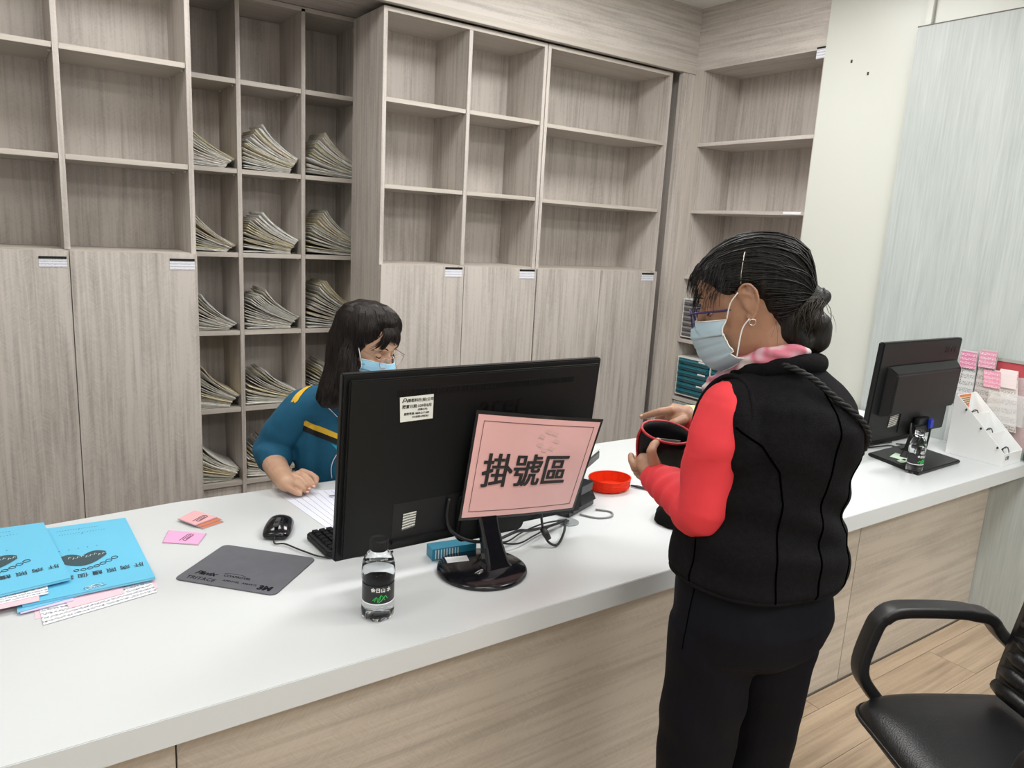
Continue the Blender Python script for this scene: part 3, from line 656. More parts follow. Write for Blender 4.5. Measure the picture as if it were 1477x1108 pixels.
keyboard(basis((0.655, 1.66, TZ), (0.0, 1, 0), (-1, 0, 0)) if False else basis((0.640, 1.655, TZ), (1, 0.03, 0), (-0.03, 1, 0)), 'black keyboard mostly hidden behind the large monitor')
keyboard(basis((2.98, 1.66, TZ), (1, 0.0, 0), (0, 1, 0)), 'black keyboard behind the small monitor')

# ------------------------------------------------------------------ cards, papers, booklets
M_card = mat('pink_card', (0.80, 0.38, 0.62), 0.5); M_card2 = mat('salmon_card', (0.78, 0.42, 0.45), 0.5); M_or = mat('orange_card', (0.62, 0.20, 0.10), 0.5)
M_clr = mat('card_sleeve', (0.50, 0.38, 0.42), 0.15)
def card(pts, z, m, label, dz=0.0):
    t = flat_sheet('queue_card', pts, z, 0.0012, m, label, 'card')
    c = V((sum(p[0] for p in pts)/4, sum(p[1] for p in pts)/4))
    P = [((c+(V(p)-c)*1.06)) for p in pts]
    bm = quad([(a.x, a.y, z) for a in P], th=0.0006, down=(0, 0, -1)); obj('sleeve', bm, M_clr, t)
    return t
card([(0.316, 1.936), (0.343, 2.006), (0.420, 1.944), (0.387, 1.884)], TZ+0.0015, M_card, 'single pink card in a clear sleeve nearest the mouse pad')
clip(0.352, 1.925, TZ+0.004, math.radians(-42), 1.7, M_blk, 'black paper clip on the single pink card')
card([(0.400, 2.035), (0.446, 2.080), (0.478, 2.005), (0.420, 1.982)], TZ+0.0015, M_or, 'orange card at the bottom of the small card pile')
card([(0.388, 2.048), (0.438, 2.095), (0.476, 2.018), (0.414, 1.992)], TZ+0.0045, M_or, 'orange card in the middle of the small card pile')
card([(0.377, 2.062), (0.428, 2.105), (0.468, 2.030), (0.406, 2.000)], TZ+0.0075, M_card2, 'pale pink card on top of the small card pile')
clip(0.405, 2.025, TZ+0.010, math.radians(-48), 1.8, M_blk, 'black paper clip on top of the small card pile')
# ruled sheet at the clerk's hand
sheet_m = mat('form_paper', (0.72, 0.74, 0.84), 0.6)
t = flat_sheet('form_sheet', [(0.675, 2.165), (0.90, 2.10), (0.86, 1.78), (0.712, 1.812)], TZ+0.0005, 0.0006, sheet_m, "white ruled form under the clerk's hand", 'paper')
bm = bmesh.new()
for k in range(9):
    f = k/8; a = V((0.70+0.17*f, 2.15-0.05*f, TZ+0.0013)); b_ = V((0.73+0.12*f, 1.82-0.03*f, TZ+0.0013)); addtube(bm, [a, b_], 0.0005, 4)
obj('ruled_line', bm, mat('rule_grey', (0.3, 0.3, 0.36), 0.6), t)
obj('ink_pen', tube([(0.80, 2.06, TZ+0.006), (0.93, 2.02, TZ+0.006)], [0.002, 0.0045], 8), mat('steel_blue', (0.25, 0.3, 0.38), 0.3, metal=0.5)); tag(bpy.data.objects['ink_pen'], 'grey pen on the ruled form behind the large monitor', 'pen')

M_blue = mat('booklet_blue', (0.13, 0.50, 0.72), 0.45); M_blue2 = mat('booklet_blue_page', (0.18, 0.52, 0.72), 0.5); M_lilac = mat('lilac_paper', (0.62, 0.55, 0.78), 0.6); M_pk = mat('pink_sheet', (0.82, 0.55, 0.62), 0.5)
M_formp = printed('form_print', (0.76, 0.77, 0.82), (0.15, 0.15, 0.18), (9, 16, 1), 0.5, 0.5)
def bil(P, u, v):   # P = tl, tr, br, bl as seen by the reader
    tl, tr, br, bl = [V((p[0], p[1], 0)) for p in P]
    return (tl*(1-u)+tr*u)*(1-v)+(bl*(1-u)+br*u)*v
def booklet(P, z, label, n=3, title='肝病照護個案紀錄表'):
    """P: four corners; first = title-left as the clerk reads it (our right-bottom)"""
    c = flat_sheet('booklet', P, z, 0.004, M_blue2, label, 'booklet')
    cov = quad([(*bil(P, *uv)[:2], z+0.0055) for uv in ((0.0, 0), (1, 0), (1, 1), (0, 1))], th=0.0008, down=(0, 0, -1)); cv = obj('cover', cov, M_blue, c)
    def W(co):   # reader coords: x 0..0.30, y 0..0.40 down
        p = bil(P, co.x/0.30, -co.y/0.40); return V((p.x, p.y, z+0.0060+max(0, co.z)))
    M_bi = mat('booklet_ink', (0.03, 0.05, 0.07), 0.6)
    text(' '.join(title), 0.024, None, M_bi, cv, 'cover_lettering', bold=0.0002, wrap=lambda q: W(V((q.x*1.12+0.145, q.y-0.085, q.z))), ext=0.0001)
    text('. . . . . . . . / . . . . . . . .', 0.016, None, M_bi, cv, 'cover_lettering', bold=0.0003, wrap=lambda q: W(V((q.x+0.14, q.y-0.335, q.z))), ext=0.0001)
    text('- - - - - - - / - - - - - - - -', 0.013, None, M_bi, cv, 'cover_lettering', bold=0.0002, wrap=lambda q: W(V((q.x+0.15, q.y-0.365, q.z))), ext=0.0001)
    # dark lip-shaped picture with a string of teeth
    bm = bmesh.new(); pts = []
    for i in range(21):
        a = i/20; pts.append((0.085+0.14*a, -0.17-0.0-0.050*math.sin(PI*a)))
    for i in range(20, -1, -1):
        a = i/20; pts.append((0.085+0.14*a, -0.17+0.003+0.022*abs(math.sin(2*PI*a))**0.8*(1 if 0.0 < a < 1 else 0)))
    pts = [(x, -0.40-(-y) if False else y) for x, y in pts]
    top = [bm.verts.new(W(V((x, -0.175-(y+0.17)-0.01, 0.0002)))) for x, y in pts[1:-1]]
    f = bm.faces.new(top); bmesh.ops.triangulate(bm, faces=[f]); obj('cover_emblem', bm, mat('emblem_ink', (0.035, 0.07, 0.085), 0.6), cv)
    bm = bmesh.new()
    for k in range(7):
        a = k/6; x = 0.075+0.10*a; y = -0.150+0.037*math.sin(a*PI*0.6+0.0) ; rr = 0.0085*(1-0.25*a)
        addtube(bm, [W(V((x+rr*math.cos(q*PI/5), y+rr*0.8*math.sin(q*PI/5), 0.0002))) for q in range(10)], 0.0009, 5, closed=True)
    obj('cover_teeth', bm, M_bi, cv)
    bm = bmesh.new()
    for k in range(9):
        x = 0.095+0.011*k; y = -0.185+0.004*math.sin(k*2.1); addtube(bm, [W(V((x, y, 0.0006))), W(V((x+0.004, y-0.005, 0.0006))), W(V((x+0.007, y+0.004, 0.0006)))], 0.0009, 5)
    obj('cover_emblem', bm, mat('emblem_pale', (0.5, 0.62, 0.66), 0.6), cv)
    for k in range(5):
        x = 0.11+0.025*k; text('.', 0.03, None, M_bi, cv, 'cover_lettering', wrap=lambda q, x=x: W(V((q.x+x, q.y-0.232, q.z))), ext=0.0001)
    return c
# sheets below the right booklet, then the booklets
flat_sheet('leaf_sheet', [(0.262, 1.69), (0.03, 1.66), (0.03, 1.90), (0.262, 1.90)], TZ+0.0004, 0.0006, M_pk, 'pink sheet at the bottom of the right-hand booklet pile', 'paper')
flat_sheet('leaf_sheet', [(0.042, 1.626), (0.256, 1.668), (0.25, 1.90), (0.03, 1.90)], TZ+0.0014, 0.0008, M_formp, 'white printed form under the right blue booklet', 'paper')
flat_sheet('leaf_sheet', [(0.09, 1.672), (0.195, 1.690), (0.195, 1.88), (0.07, 1.88)], TZ+0.0030, 0.0008, M_pk, 'pink slip just under the right blue booklet', 'paper')
flat_sheet('leaf_sheet', [(0.006, 1.690), (0.10, 1.702), (0.12, 1.90), (0.0, 1.90)], TZ+0.0042, 0.0012, M_lilac, 'lilac sheet under the left corner of the right blue booklet', 'paper')
flat_sheet('leaf_sheet', [(0.001, 1.694), (0.13, 1.720), (0.12, 1.90), (0.0, 1.90)], TZ+0.0060, 0.0010, M_blue2, 'light blue back sheet showing below the right blue booklet', 'paper')
# clerk-side up: title edge is the near edge (small Y) read from +Y side
booklet([(0.262, 1.720), (0.010, 1.712), (0.030, 2.128), (0.256, 2.118)], TZ+0.0075, 'blue booklet with a dark mouth emblem, right one of the two', title='肝病照護個案家表')
clip(0.165, 1.728, TZ+0.0145, math.radians(100), 1.6, M_chrome, 'silver paper clip at the near edge of the right blue booklet')
flat_sheet('leaf_sheet', [(-0.20, 1.70), (0.04, 1.712), (0.05, 1.90), (-0.2, 1.90)], TZ+0.0145, 0.0010, M_pk, 'pink sheet under the left blue booklet', 'paper')
flat_sheet('leaf_sheet', [(-0.20, 1.715), (0.058, 1.735), (0.06, 1.92), (-0.2, 1.92)], TZ+0.0160, 0.0010, M_formp, 'white printed form under the left blue booklet', 'paper')
flat_sheet('leaf_sheet', [(-0.20, 1.735), (0.098, 1.785), (0.09, 1.92), (-0.2, 1.92)], TZ+0.0175, 0.0012, M_lilac, 'lilac sheet folded in the left blue booklet', 'paper')
booklet([(0.103, 1.775), (-0.165, 1.735), (-0.175, 2.150), (0.072, 2.142)], TZ+0.0195, 'blue booklet with a dark mouth emblem at the left edge', title='肝病照護個案家表')

# ------------------------------------------------------------------ things right of the large monitor
# grey telephone on its black stand
t = thing('desk_phone', 'grey and white desk device on a black foot behind the large monitor, right side', 'telephone', (1.50, 1.70, TZ))
Pm = basis((1.42, 1.62, TZ+0.06), (0.93, 0.36, 0), (-0.30, 0.80, 0.40))
obj('foot', prism([(0, 0), (0.15, 0), (0.17, 0.03), (0.17, 0.12), (0, 0.12)], 0, 0.022, basis((1.355, 1.595, TZ+0.0005), (0.93, 0.36, 0), (-0.36, 0.93, 0)), 0.004), M_blkg, t)
bm = bmesh.new(); addring_tube(bm, [[V((1.45+x*0.93-y*0.36, 1.66+x*0.36+y*0.93, z)) for x, y in roundrect(-w2, w2, -d2, d2, 0.006, 2)] for z, w2, d2 in ((TZ+0.02, 0.05, 0.03), (TZ+0.05, 0.04, 0.02), (TZ+0.075, 0.045, 0.02))]); obj('neck', bm, M_blkg, t)
M_dk = mat('slate_plastic', (0.10, 0.11, 0.12), 0.4); M_lg = mat('pale_grey_plastic', (0.62, 0.64, 0.60), 0.35)
Pq = basis((1.425, 1.685, TZ+0.066), (0.90, 0.36, 0.20), (-0.33, 0.90, 0.1))
obj('body', prism(roundrect(0, 0.20, 0, 0.13, 0.01), 0, 0.030, Pq, 0.004), M_dk, t)
obj('top_plate', prism(roundrect(0.002, 0.205, 0.002, 0.128, 0.01), 0.030, 0.040, Pq, 0.003), M_lg, t)
bm = bmesh.new(); addtube(bm, [Pq @ V(p) for p in ((0.02, 0.07, 0.048), (0.05, 0.07, 0.056), (0.10, 0.07, 0.058), (0.15, 0.07, 0.056), (0.175, 0.07, 0.048))], [0.012, 0.021, 0.022, 0.021, 0.012], 14); obj('handset', bm, M_lg, t, smooth=True)
obj('cord', tube([(1.40, 1.60, TZ+0.004), (1.43, 1.555, TZ+0.003), (1.475, 1.545, TZ+0.003), (1.50, 1.575, TZ+0.003), (1.47, 1.61, TZ+0.004)], 0.003, 8, 6), mat('cord_grey', (0.2, 0.2, 0.2), 0.5), t, smooth=True)
# red basket
M_rb = mat('red_plastic', (0.86, 0.045, 0.012), 0.25); nt, b_ = nodes(M_rb); b_.inputs['Transmission Weight'].default_value = 0.35; b_.inputs['IOR'].default_value = 1.2
t = thing('red_basket', 'round red translucent plastic basket on the counter beside the phone', 'basket', (1.645, 1.745, TZ))
bm = bmesh.new(); NN = 60; rings = []
for (r, z) in ((0.0, 0.002), (0.052, 0.002), (0.059, 0.006), (0.0625, 0.038), (0.0600, 0.038), (0.0565, 0.007), (0.0, 0.0055)):
    if r == 0: r = 0.0008
    rings.append([V((1.645+r*(1.18)*(1+(0.022 if (k % 4 < 2 and 0.055 < r) else 0))*math.cos(2*PI*k/NN), 1.745+r*(1+(0.022 if (k % 4 < 2 and 0.055 < r) else 0))*math.sin(2*PI*k/NN), TZ+z)) for k in range(NN)])
addring_tube(bm, rings); obj('bowl', bm, M_rb, t)
obj('rim', tube([(1.645+0.0735*math.cos(a*PI/20), 1.745+0.0625*math.sin(a*PI/20), TZ+0.0395) for a in range(40)], 0.0024, 8, closed=True), M_rb, t, smooth=True)
bm = bmesh.new()
for k in range(2): addtube(bm, [(1.645+(0.0735)*math.cos(a*PI/20), 1.745+0.0625*math.sin(a*PI/20), TZ+0.014+0.012*k) for a in range(40)], 0.0012, 6, closed=True)
obj('band', bm, M_rb, t)
o = obj('ballpoint_pen', merge(tube([(1.722, 1.722, TZ+0.006), (1.735, 1.70, TZ+0.006), (1.765, 1.645, TZ+0.006)], [0.003, 0.0048, 0.0048], 8)), mat('dark_blue_pen', (0.02, 0.025, 0.04), 0.3), smooth=True); tag(o, 'dark ballpoint pen lying right of the red basket', 'pen')
obj('pocket_clip', tube([(1.733, 1.707, TZ+0.012), (1.752, 1.672, TZ+0.012)], 0.0015, 6), M_chrome, o)

# ------------------------------------------------------------------ small monitor
MN = slope((2.672, 1.467, 0.868), 0.382, -0.02); W2, H2 = 0.588, 0.385
t = thing('monitor', 'small black monitor seen from behind near the display stand', 'monitor', (3.03, 1.456, TZ))
obj('housing', bx(0, W2, 0, H2, -0.028, -0.004, 0.004, MN), M_blk, t)
bm = prism(roundrect(0.004, W2-0.004, 0.004, H2-0.004, 0.004), -0.0285, -0.0278, MN); obj('screen', bm, M_blkg, t)
bm = bmesh.new(); Q = addbox(bm, 0.05, 0.575, 0.098, 0.298, -0.004, 0.034)
for v in Q[4:]: v.co.x += 0.02 if v.co.x < 0.3 else -0.02
Q[4].co.y += 0.015; Q[5].co.y += 0.015; Q[6].co.y -= 0.03; Q[7].co.y -= 0.03
bmesh.ops.bevel(bm, geom=bm.edges[:], offset=0.006, segments=2, affect='EDGES'); bmesh.ops.transform(bm, matrix=MN, verts=bm.verts); obj('rear_bulge', bm, M_blk, t)
text('acer', 0.055, MN @ Matrix.Translation((0.51, 0.345, -0.0035)), mat('relief_black', (0.002, 0.002, 0.002), 0.35), t, 'embossed_mark', ext=0.0006)
obj('connector_recess', bx(0.22, 0.54, 0.02, 0.098, -0.004, -0.001, 0, MN), mat('recess_black', (0.006, 0.006, 0.007), 0.5), t)
obj('rating_sticker', quad([MN @ V(p) for p in ((0.145, 0.092, -0.002), (0.205, 0.096, -0.002), (0.200, 0.052, -0.002), (0.14, 0.045, -0.002))], th=0.0008), printed('sticker_print', (0.7, 0.7, 0.64), (0.08, 0.08, 0.08), (3, 6, 1), 0.6, 0.55), t)
obj('side_sticker', quad([MN @ V(p) for p in ((0.555, 0.275, 0.036), (0.575, 0.275, 0.030), (0.575, 0.205, 0.030), (0.555, 0.205, 0.036))], th=0.0008), bpy.data.materials['sticker_print'], t)
bm = bmesh.new()
for i in range(7): addbox(bm, 0.07, 0.56, 0.245+i*0.006, 0.248+i*0.006, 0.0335, 0.035)
bmesh.ops.transform(bm, matrix=MN, verts=bm.verts)
bm.free()
rings = []
for (z, y, wx, wy) in ((0.775, 1.47, 0.06, 0.016), (0.80, 1.468, 0.045, 0.014), (0.88, 1.458, 0.040, 0.012), (0.94, 1.448, 0.042, 0.012)):
    rings.append([V((3.03+x, y+yy, z)) for x, yy in roundrect(-wx, wx, -wy, wy, 0.008, 3)])
bm = bmesh.new(); addring_tube(bm, rings); obj('neck', bm, M_blk, t)
obj('hinge_collar', bx(2.96, 3.10, 1.435, 1.455, 0.875, 0.915, 0.006), M_blk, t)
bs = prism([(2.829, 1.331), (3.175, 1.342), (3.234, 1.586), (2.903, 1.575)], TZ+0.0005, TZ+0.014, bev=0.003); bb = obj('base', bs, M_blk, t)
obj('green_note', quad([(2.93, 1.50, TZ+0.0155), (3.01, 1.52, TZ+0.0155), (3.00, 1.45, TZ+0.0155), (2.93, 1.44, TZ+0.0155)], th=0.0008), mat('pale_green', (0.5, 0.62, 0.5), 0.5), bb)
obj('green_note', quad([(2.90, 1.455, TZ+0.0155), (2.955, 1.455, TZ+0.0155), (2.955, 1.42, TZ+0.0155), (2.885, 1.43, TZ+0.0155)], th=0.0008), mat('pale_green', (0.5, 0.62, 0.5), 0.5), bb)
obj('video_plug', bx(3.055, 3.085, 1.425, 1.437, 0.895, 0.935, 0.004), mat('plug_blue', (0.01, 0.03, 0.35), 0.4), t)
obj('video_cord', tube([(3.07, 1.431, 0.90), (3.072, 1.43, 0.87), (3.08, 1.44, 0.80), (3.10, 1.46, 0.782), (3.16, 1.48, 0.781)], 0.004, 8, 6), M_cab, t, smooth=True)
obj('power_cord', tube([(2.95, 1.448, 0.925), (2.94, 1.440, 0.89), (2.96, 1.435, 0.865), (3.00, 1.43, 0.86)], 0.0045, 8, 6), M_cab, t, smooth=True)
obj('power_cord', tube([(2.71, 1.86, TZ+0.004), (2.70, 1.74, TZ+0.004), (2.75, 1.68, TZ+0.004), (2.88, 1.665, TZ+0.004), (3.02, 1.64, TZ+0.004), (3.12, 1.60, TZ+0.010), (3.09, 1.53, TZ+0.020), (3.05, 1.48, TZ+0.08)], 0.0034, 8, 6), M_cab, t, smooth=True)
obj('power_cord', tube([(2.62, 1.62, TZ+0.004), (2.74, 1.60, TZ+0.004), (2.86, 1.62, TZ+0.004), (2.94, 1.66, TZ+0.008), (3.06, 1.64, TZ+0.010), (3.2, 1.64, TZ+0.006)], 0.0026, 8, 6), M_cab, t, smooth=True)
obj('power_cord', tube([(3.20, 1.62, TZ+0.004), (3.255, 1.57, TZ+0.006), (3.24, 1.53, TZ+0.03), (3.20, 1.55, TZ+0.012), (3.26, 1.60, TZ+0.006)], 0.003, 8, 6), M_cab, t, smooth=True)
# paper pile by the column
for k in range(5):
    d = 0.006*math.sin(k*2.3); z = TZ+0.0005+k*0.011
    flat_sheet('paper_pad', [(3.20+d, 2.10), (3.47, 2.10+d), (3.47, 1.86+d), (3.20+d, 1.86)], z, 0.0095, M_paper if k in (2, 4) else mat('grey_pad', (0.30, 0.31, 0.31), 0.6), ['grey pad at the bottom of the paper pile by the grey wall', 'grey pad second from the bottom of the pile by the grey wall', 'white pad in the middle of the pile by the grey wall', 'grey pad second from the top of the pile by the grey wall', 'white pad on top of the paper pile by the grey wall'][k], 'pad')

# ------------------------------------------------------------------ white reading glasses display
M_acw = mat('white_acrylic', (0.80, 0.82, 0.82), 0.2)
t = thing('glasses_display', 'white stepped acrylic display holding reading glasses', 'display stand', (3.37, 1.345, TZ))
def side_pr(x0, x1):
    poly = [(1.235, TZ+0.0005), (1.235, 0.815), (1.445, 1.012), (1.455, 1.012), (1.455, TZ+0.0005)]
    bm = bmesh.new(); a = [bm.verts.new((x0, y, z)) for y, z in poly]; b = [bm.verts.new((x1, y, z)) for y, z in poly]
    bm.faces.new(a); bm.faces.new(b[::-1])
    for i in range(5): bm.faces.new((a[i], b[i], b[(i+1) % 5], a[(i+1) % 5]))
    bmesh.ops.recalc_face_normals(bm, faces=bm.faces); return bm
obj('side_panel', side_pr(3.29, 3.294), M_acw, t); obj('side_panel', side_pr(3.451, 3.455), M_acw, t)
box('back_panel', (3.294, 3.451, 1.450, 1.454, TZ+0.001, 1.010), M_acw, t)
box('front_panel', (3.294, 3.451, 1.2355, 1.2395, TZ+0.001, 0.812), M_acw, t)
for (y, z0, z1) in ((1.31, 0.79, 0.876), (1.38, 0.855, 0.942)):
    box('step_riser', (3.294, 3.451, y, y+0.003, z0-0.03, z1), M_acw, t)
for (y0, y1, z) in ((1.2395, 1.31, 0.772), (1.313, 1.38, 0.835), (1.383, 1.450, 0.90)): box('step_floor', (3.294, 3.451, y0, y1, z-0.003, z), M_acw, t)
c = obj('price_card', quad([(3.315, 1.4485, 1.008), (3.415, 1.4485, 1.008), (3.415, 1.4485, 0.905), (3.315, 1.4485, 0.905)], th=0.0008), mat('orange_print', (0.72, 0.20, 0.08), 0.5), t)
obj('price_panel', quad([(3.325, 1.4472, 0.998), (3.405, 1.4472, 0.998), (3.405, 1.4472, 0.962), (3.325, 1.4472, 0.962)], th=0.0006), printed('price_print', (0.8, 0.72, 0.45), (0.2, 0.12, 0.08), (3, 4, 1), 0.62, 0.6), c)
text('150', 0.022, Matrix.Translation((3.325, 1.2350, 0.792)) @ Matrix.Rotation(PI/2, 4, 'X'), mat('navy_ink', (0.02, 0.03, 0.10), 0.5), t, 'price_lettering', bold=0.0006)
M_gl = clear('lens', (0.9, 0.92, 0.93), 0.0, alpha=0.15, trans=False)
def specs(name, label, M, m, w=0.052, h=0.034, group=None, temple=0.135, spread=1.0, mr=None, parent=None, r=0.0016):
    """spectacles; local x = across, y = up, z = forward; temples run back along -z"""
    def T_(pts): return [M @ V(p) for p in pts]
    t = thing(name, label, 'eyeglasses', tuple(M.translation), group=group) if parent is None else obj_empty(name, parent, M.translation)
    for s in (-1, 1):
        cx = s*0.033; ring = [(cx+w/2*math.cos(a*PI/12), h/2*math.sin(a*PI/12)*(1.0 if math.sin(a*PI/12) < 0 else 0.85), 0.004*(1-abs(math.cos(a*PI/12)))) for a in range(24)]
        rr = obj('rim', tube(T_(ring), r, 6, closed=True), m, t, smooth=True)
        bm = bmesh.new(); bm.faces.new([bm.verts.new(p) for p in T_(ring)]); obj('lens', bm, M_gl, t)
        ex = cx+s*w/2
        obj('temple', tube(T_([(ex, h*0.25, 0.0), (ex+s*0.006, h*0.28, -0.006), (ex+s*0.008*spread, h*0.25, -temple*0.5), (ex+s*0.006*spread, h*0.2, -temple*0.8), (ex+s*0.002*spread, -h*0.45, -temple)]), r*1.1, 6, 4), m, t, smooth=True)
    obj('bridge', tube(T_([(-0.008, h*0.18, 0.001), (0, h*0.30, 0.004), (0.008, h*0.18, 0.001)]), r, 6, 3), m, t, smooth=True)
    return t
def obj_empty(name, parent, loc):
    o = bpy.data.objects.new(name, None); link(o); o.parent = parent; o.location = V(loc)-root_of(parent); o.empty_display_size = 0.02; return o
M_spec = mat('specs_black', (0.006, 0.006, 0.006), 0.25)
for i, (y, z, lb) in enumerate(((1.275, 0.800, 'lowest'), (1.348, 0.862, 'middle'), (1.415, 0.926, 'top'))):
    Mx = basis((3.372, y, z), (1, 0.05, 0.0), (0, 0.35, 1.0)) @ Matrix.Rotation(math.radians(-90), 4, 'Y')
    specs('reading_glasses', 'black folded reading glasses in the %s pocket of the white display' % lb, basis((3.372, y, z+0.004), (1, 0.0, 0.0), (0, 0.45, 1.0)), M_spec, temple=0.03, r=0.0021)
    o_ = obj('hook_tag', tube([(3.296, y-0.012, z+0.032), (3.285, y-0.014, z+0.036), (3.281, y-0.016, z+0.033)], [0.0025, 0.003, 0.0045], 8), M_spec, bpy.data.objects['glasses_display'], smooth=True)

# leaflet rack against the grey wall
M_acr = clear('clear_acrylic', (0.86, 0.88, 0.88), 0.05, alpha=0.28, trans=False)
M_pka = clear('pink_acrylic', (0.62, 0.10, 0.12), 0.15, alpha=0.62, trans=False)
t = thing('leaflet_rack', 'clear and pink acrylic leaflet rack standing against the grey wall', 'rack', (3.47, 1.33, TZ))
obj('back_panel', bx(3.489, 3.4935, 1.06, 1.40, 0.80, 1.155), M_pka, t)
obj('frame_strip', bx(3.486, 3.4945, 1.06, 1.42, 1.155, 1.168), mat('strip_grey', (0.35, 0.35, 0.33), 0.4), t)
obj('pocket', bx(3.459, 3.461, 1.255, 1.40, 0.90, 1.03), M_acr, t); obj('pocket', bx(3.459, 3.486, 1.255, 1.257, 0.90, 1.03), M_acr, t)
obj('base_plate', bx(3.457, 3.486, 1.06, 1.56, TZ+0.0005, TZ+0.006), M_acr, t)
obj('upright', bx(3.4862, 3.4888, 1.12, 1.56, TZ+0.006, 1.10), M_acr, t)
obj('green_foot', bx(3.46, 3.486, 1.13, 1.23, TZ+0.0062, TZ+0.05, 0.003), mat('deep_green', (0.01, 0.12, 0.07), 0.4), t)
leaf = [(1.500, 1.505, 0.97, 1.180, 3.468, (0.60, 0.20, 0.34), (0.60, 0.60, 0.60), 'leaflet with magenta header, leftmost in the acrylic rack'),
        (1.430, 1.430, 0.97, 1.195, 3.470, (0.62, 0.27, 0.38), (0.52, 0.48, 0.46), 'leaflet with bright pink header beside the leftmost leaflet'),
        (1.372, 1.405, 0.87, 1.115, 3.472, (0.75, 0.30, 0.42), (0.74, 0.68, 0.62), 'leaflet with pink lettering in the front tier of the rack'),
        (1.312, 1.345, 0.87, 1.125, 3.474, (0.80, 0.70, 0.70), (0.80, 0.76, 0.74), 'white leaflet with fine print at the right of the front tier')]
for k, (yb, yt, z0, z1, x, c1, c2, lab) in enumerate(leaf):
    w_ = 0.066; pts = lambda za, zb_, dx=0.0: [(x-dx, yb+(yt-yb)*(zb_-z0)/(z1-z0)+w_/2, zb_), (x-dx, yb+(yt-yb)*(zb_-z0)/(z1-z0)-w_/2, zb_), (x-dx, yb+(yt-yb)*(za-z0)/(z1-z0)-w_/2, za), (x-dx, yb+(yt-yb)*(za-z0)/(z1-z0)+w_/2, za)]
    o = obj('leaflet', quad(pts(z0, z1), th=0.006), printed('leaflet_print_%s' % 'abcd'[k], c2, tuple(0.55*q for q in c2), (2.2, 7, 1), 0.5, 0.6)); tag(o, lab, 'leaflet')
    obj('header_print', quad(pts(z1-0.075, z1-0.004, 0.0072), th=0.0004), printed('leaflet_head_%s' % 'abcd'[k], c1, (0.85, 0.75, 0.78), (3, 4, 1), 0.45, 0.6), o)

# ------------------------------------------------------------------ black bag and wallet come with the customer below
#PART3
# ================================================================== people
from mathutils.bvhtree import BVHTree
def remesh(bm, vox, smooth=4, fac=0.5):
    me = bpy.data.meshes.new('r'); bm.to_mesh(me); bm.free(); o = bpy.data.objects.new('r', me); link(o)
    md = o.modifiers.new('v', 'REMESH'); md.mode = 'VOXEL'; md.voxel_size = vox
    if smooth: s = o.modifiers.new('s', 'SMOOTH'); s.iterations = smooth; s.factor = fac
    dg = bpy.context.evaluated_depsgraph_get(); me2 = bpy.data.meshes.new_from_object(o.evaluated_get(dg)); bpy.data.objects.remove(o)
    b2 = bmesh.new(); b2.from_mesh(me2); bpy.data.meshes.remove(me2); return b2
def ball(bm, c, r, sc=None, M=None, seg=16):
    g = bmesh.ops.create_uvsphere(bm, u_segments=seg, v_segments=seg//2+2, radius=r)['verts']
    for v in g:
        p = v.co.copy()
        if sc: p = V((p.x*sc[0], p.y*sc[1], p.z*sc[2]))
        if M is not None: p = M.to_3x3() @ p
        v.co = p+V(c)
def limb(bm, pts, rs, n=16, sm=4, flat=1.0):
    """tapered limb with round ends, radii follow the joints"""
    P = smoothpts(pts, sm); R = []
    for i in range(len(pts)-1):
        for s in range(sm): R.append(rs[i]+(rs[i+1]-rs[i])*(s/sm))
    R.append(rs[-1]); addtube(bm, P, R, n, flat=flat)
    ball(bm, pts[0], rs[0]*0.98); ball(bm, pts[-1], rs[-1]*0.98)
def seg(bm, pts, rs):
    for i in range(len(pts)-1): addtube(bm, [pts[i], pts[i+1]], [rs[i], rs[i+1]], 12)
    for p, r in zip(pts, rs): ball(bm, p, r, seg=12)
def rings(bm, Fm, rows, n=40):
    """rows: (z, half width, half depth, shift sideways, shift forward, exponent)"""
    out = []
    for z, a, b, sl, sf, e in rows:
        r = []
        for k in range(n):
            t = 2*PI*k/n; c, s = math.cos(t), math.sin(t)
            x = a*math.copysign(abs(c)**e, c)+sl; y = b*math.copysign(abs(s)**e, s)+sf
            r.append(Fm @ V((x, y, z)))
        out.append(r)
    addring_tube(bm, out)
def lerp_tab(tab, x):
    if x >= tab[0][0]: return tab[0][1]
    for (a, va), (b, vb) in zip(tab, tab[1:]):
        if x >= b: return vb+(va-vb)*(x-b)/(a-b)
    return tab[-1][1]
# head: x right, y forward, z up; rows = (z, front, back, half width)
HR = [(-0.118, 0.070, -0.030, 0.016), (-0.112, 0.083, 0.0, 0.032), (-0.098, 0.091, 0.025, 0.046), (-0.080, 0.092, 0.050, 0.055), (-0.055, 0.089, 0.074, 0.063), (-0.025, 0.087, 0.090, 0.069),
      (0.0, 0.086, 0.098, 0.073), (0.025, 0.090, 0.102, 0.0755), (0.050, 0.088, 0.101, 0.075), (0.072, 0.077, 0.086, 0.068), (0.088, 0.058, 0.062, 0.054), (0.099, 0.036, 0.036, 0.036), (0.106, 0.014, 0.022, 0.016)]
def head_rings(off=lambda p: 0.0, n=48, dens=3):
    rows = []
    for i in range(len(HR)-1):
        for s in range(dens):
            t = s/dens; rows.append([HR[i][k]*(1-t)+HR[i+1][k]*t for k in range(4)])
    rows.append(list(HR[-1])); out = []
    for z, f, b, w_ in rows:
        r = []
        for k in range(n):
            t = 2*PI*k/n; c, s = math.cos(t), math.sin(t); e = 0.88 if s > 0 else 1.0
            p = V((w_*math.copysign(abs(c)**e, c), (f*abs(s)**0.95 if s > 0 else -b*abs(s)), z))
            d = V((p.x, p.y+0.005, p.z-0.0)).normalized(); p += d*off(p); r.append(p)
        out.append(r)
    return out
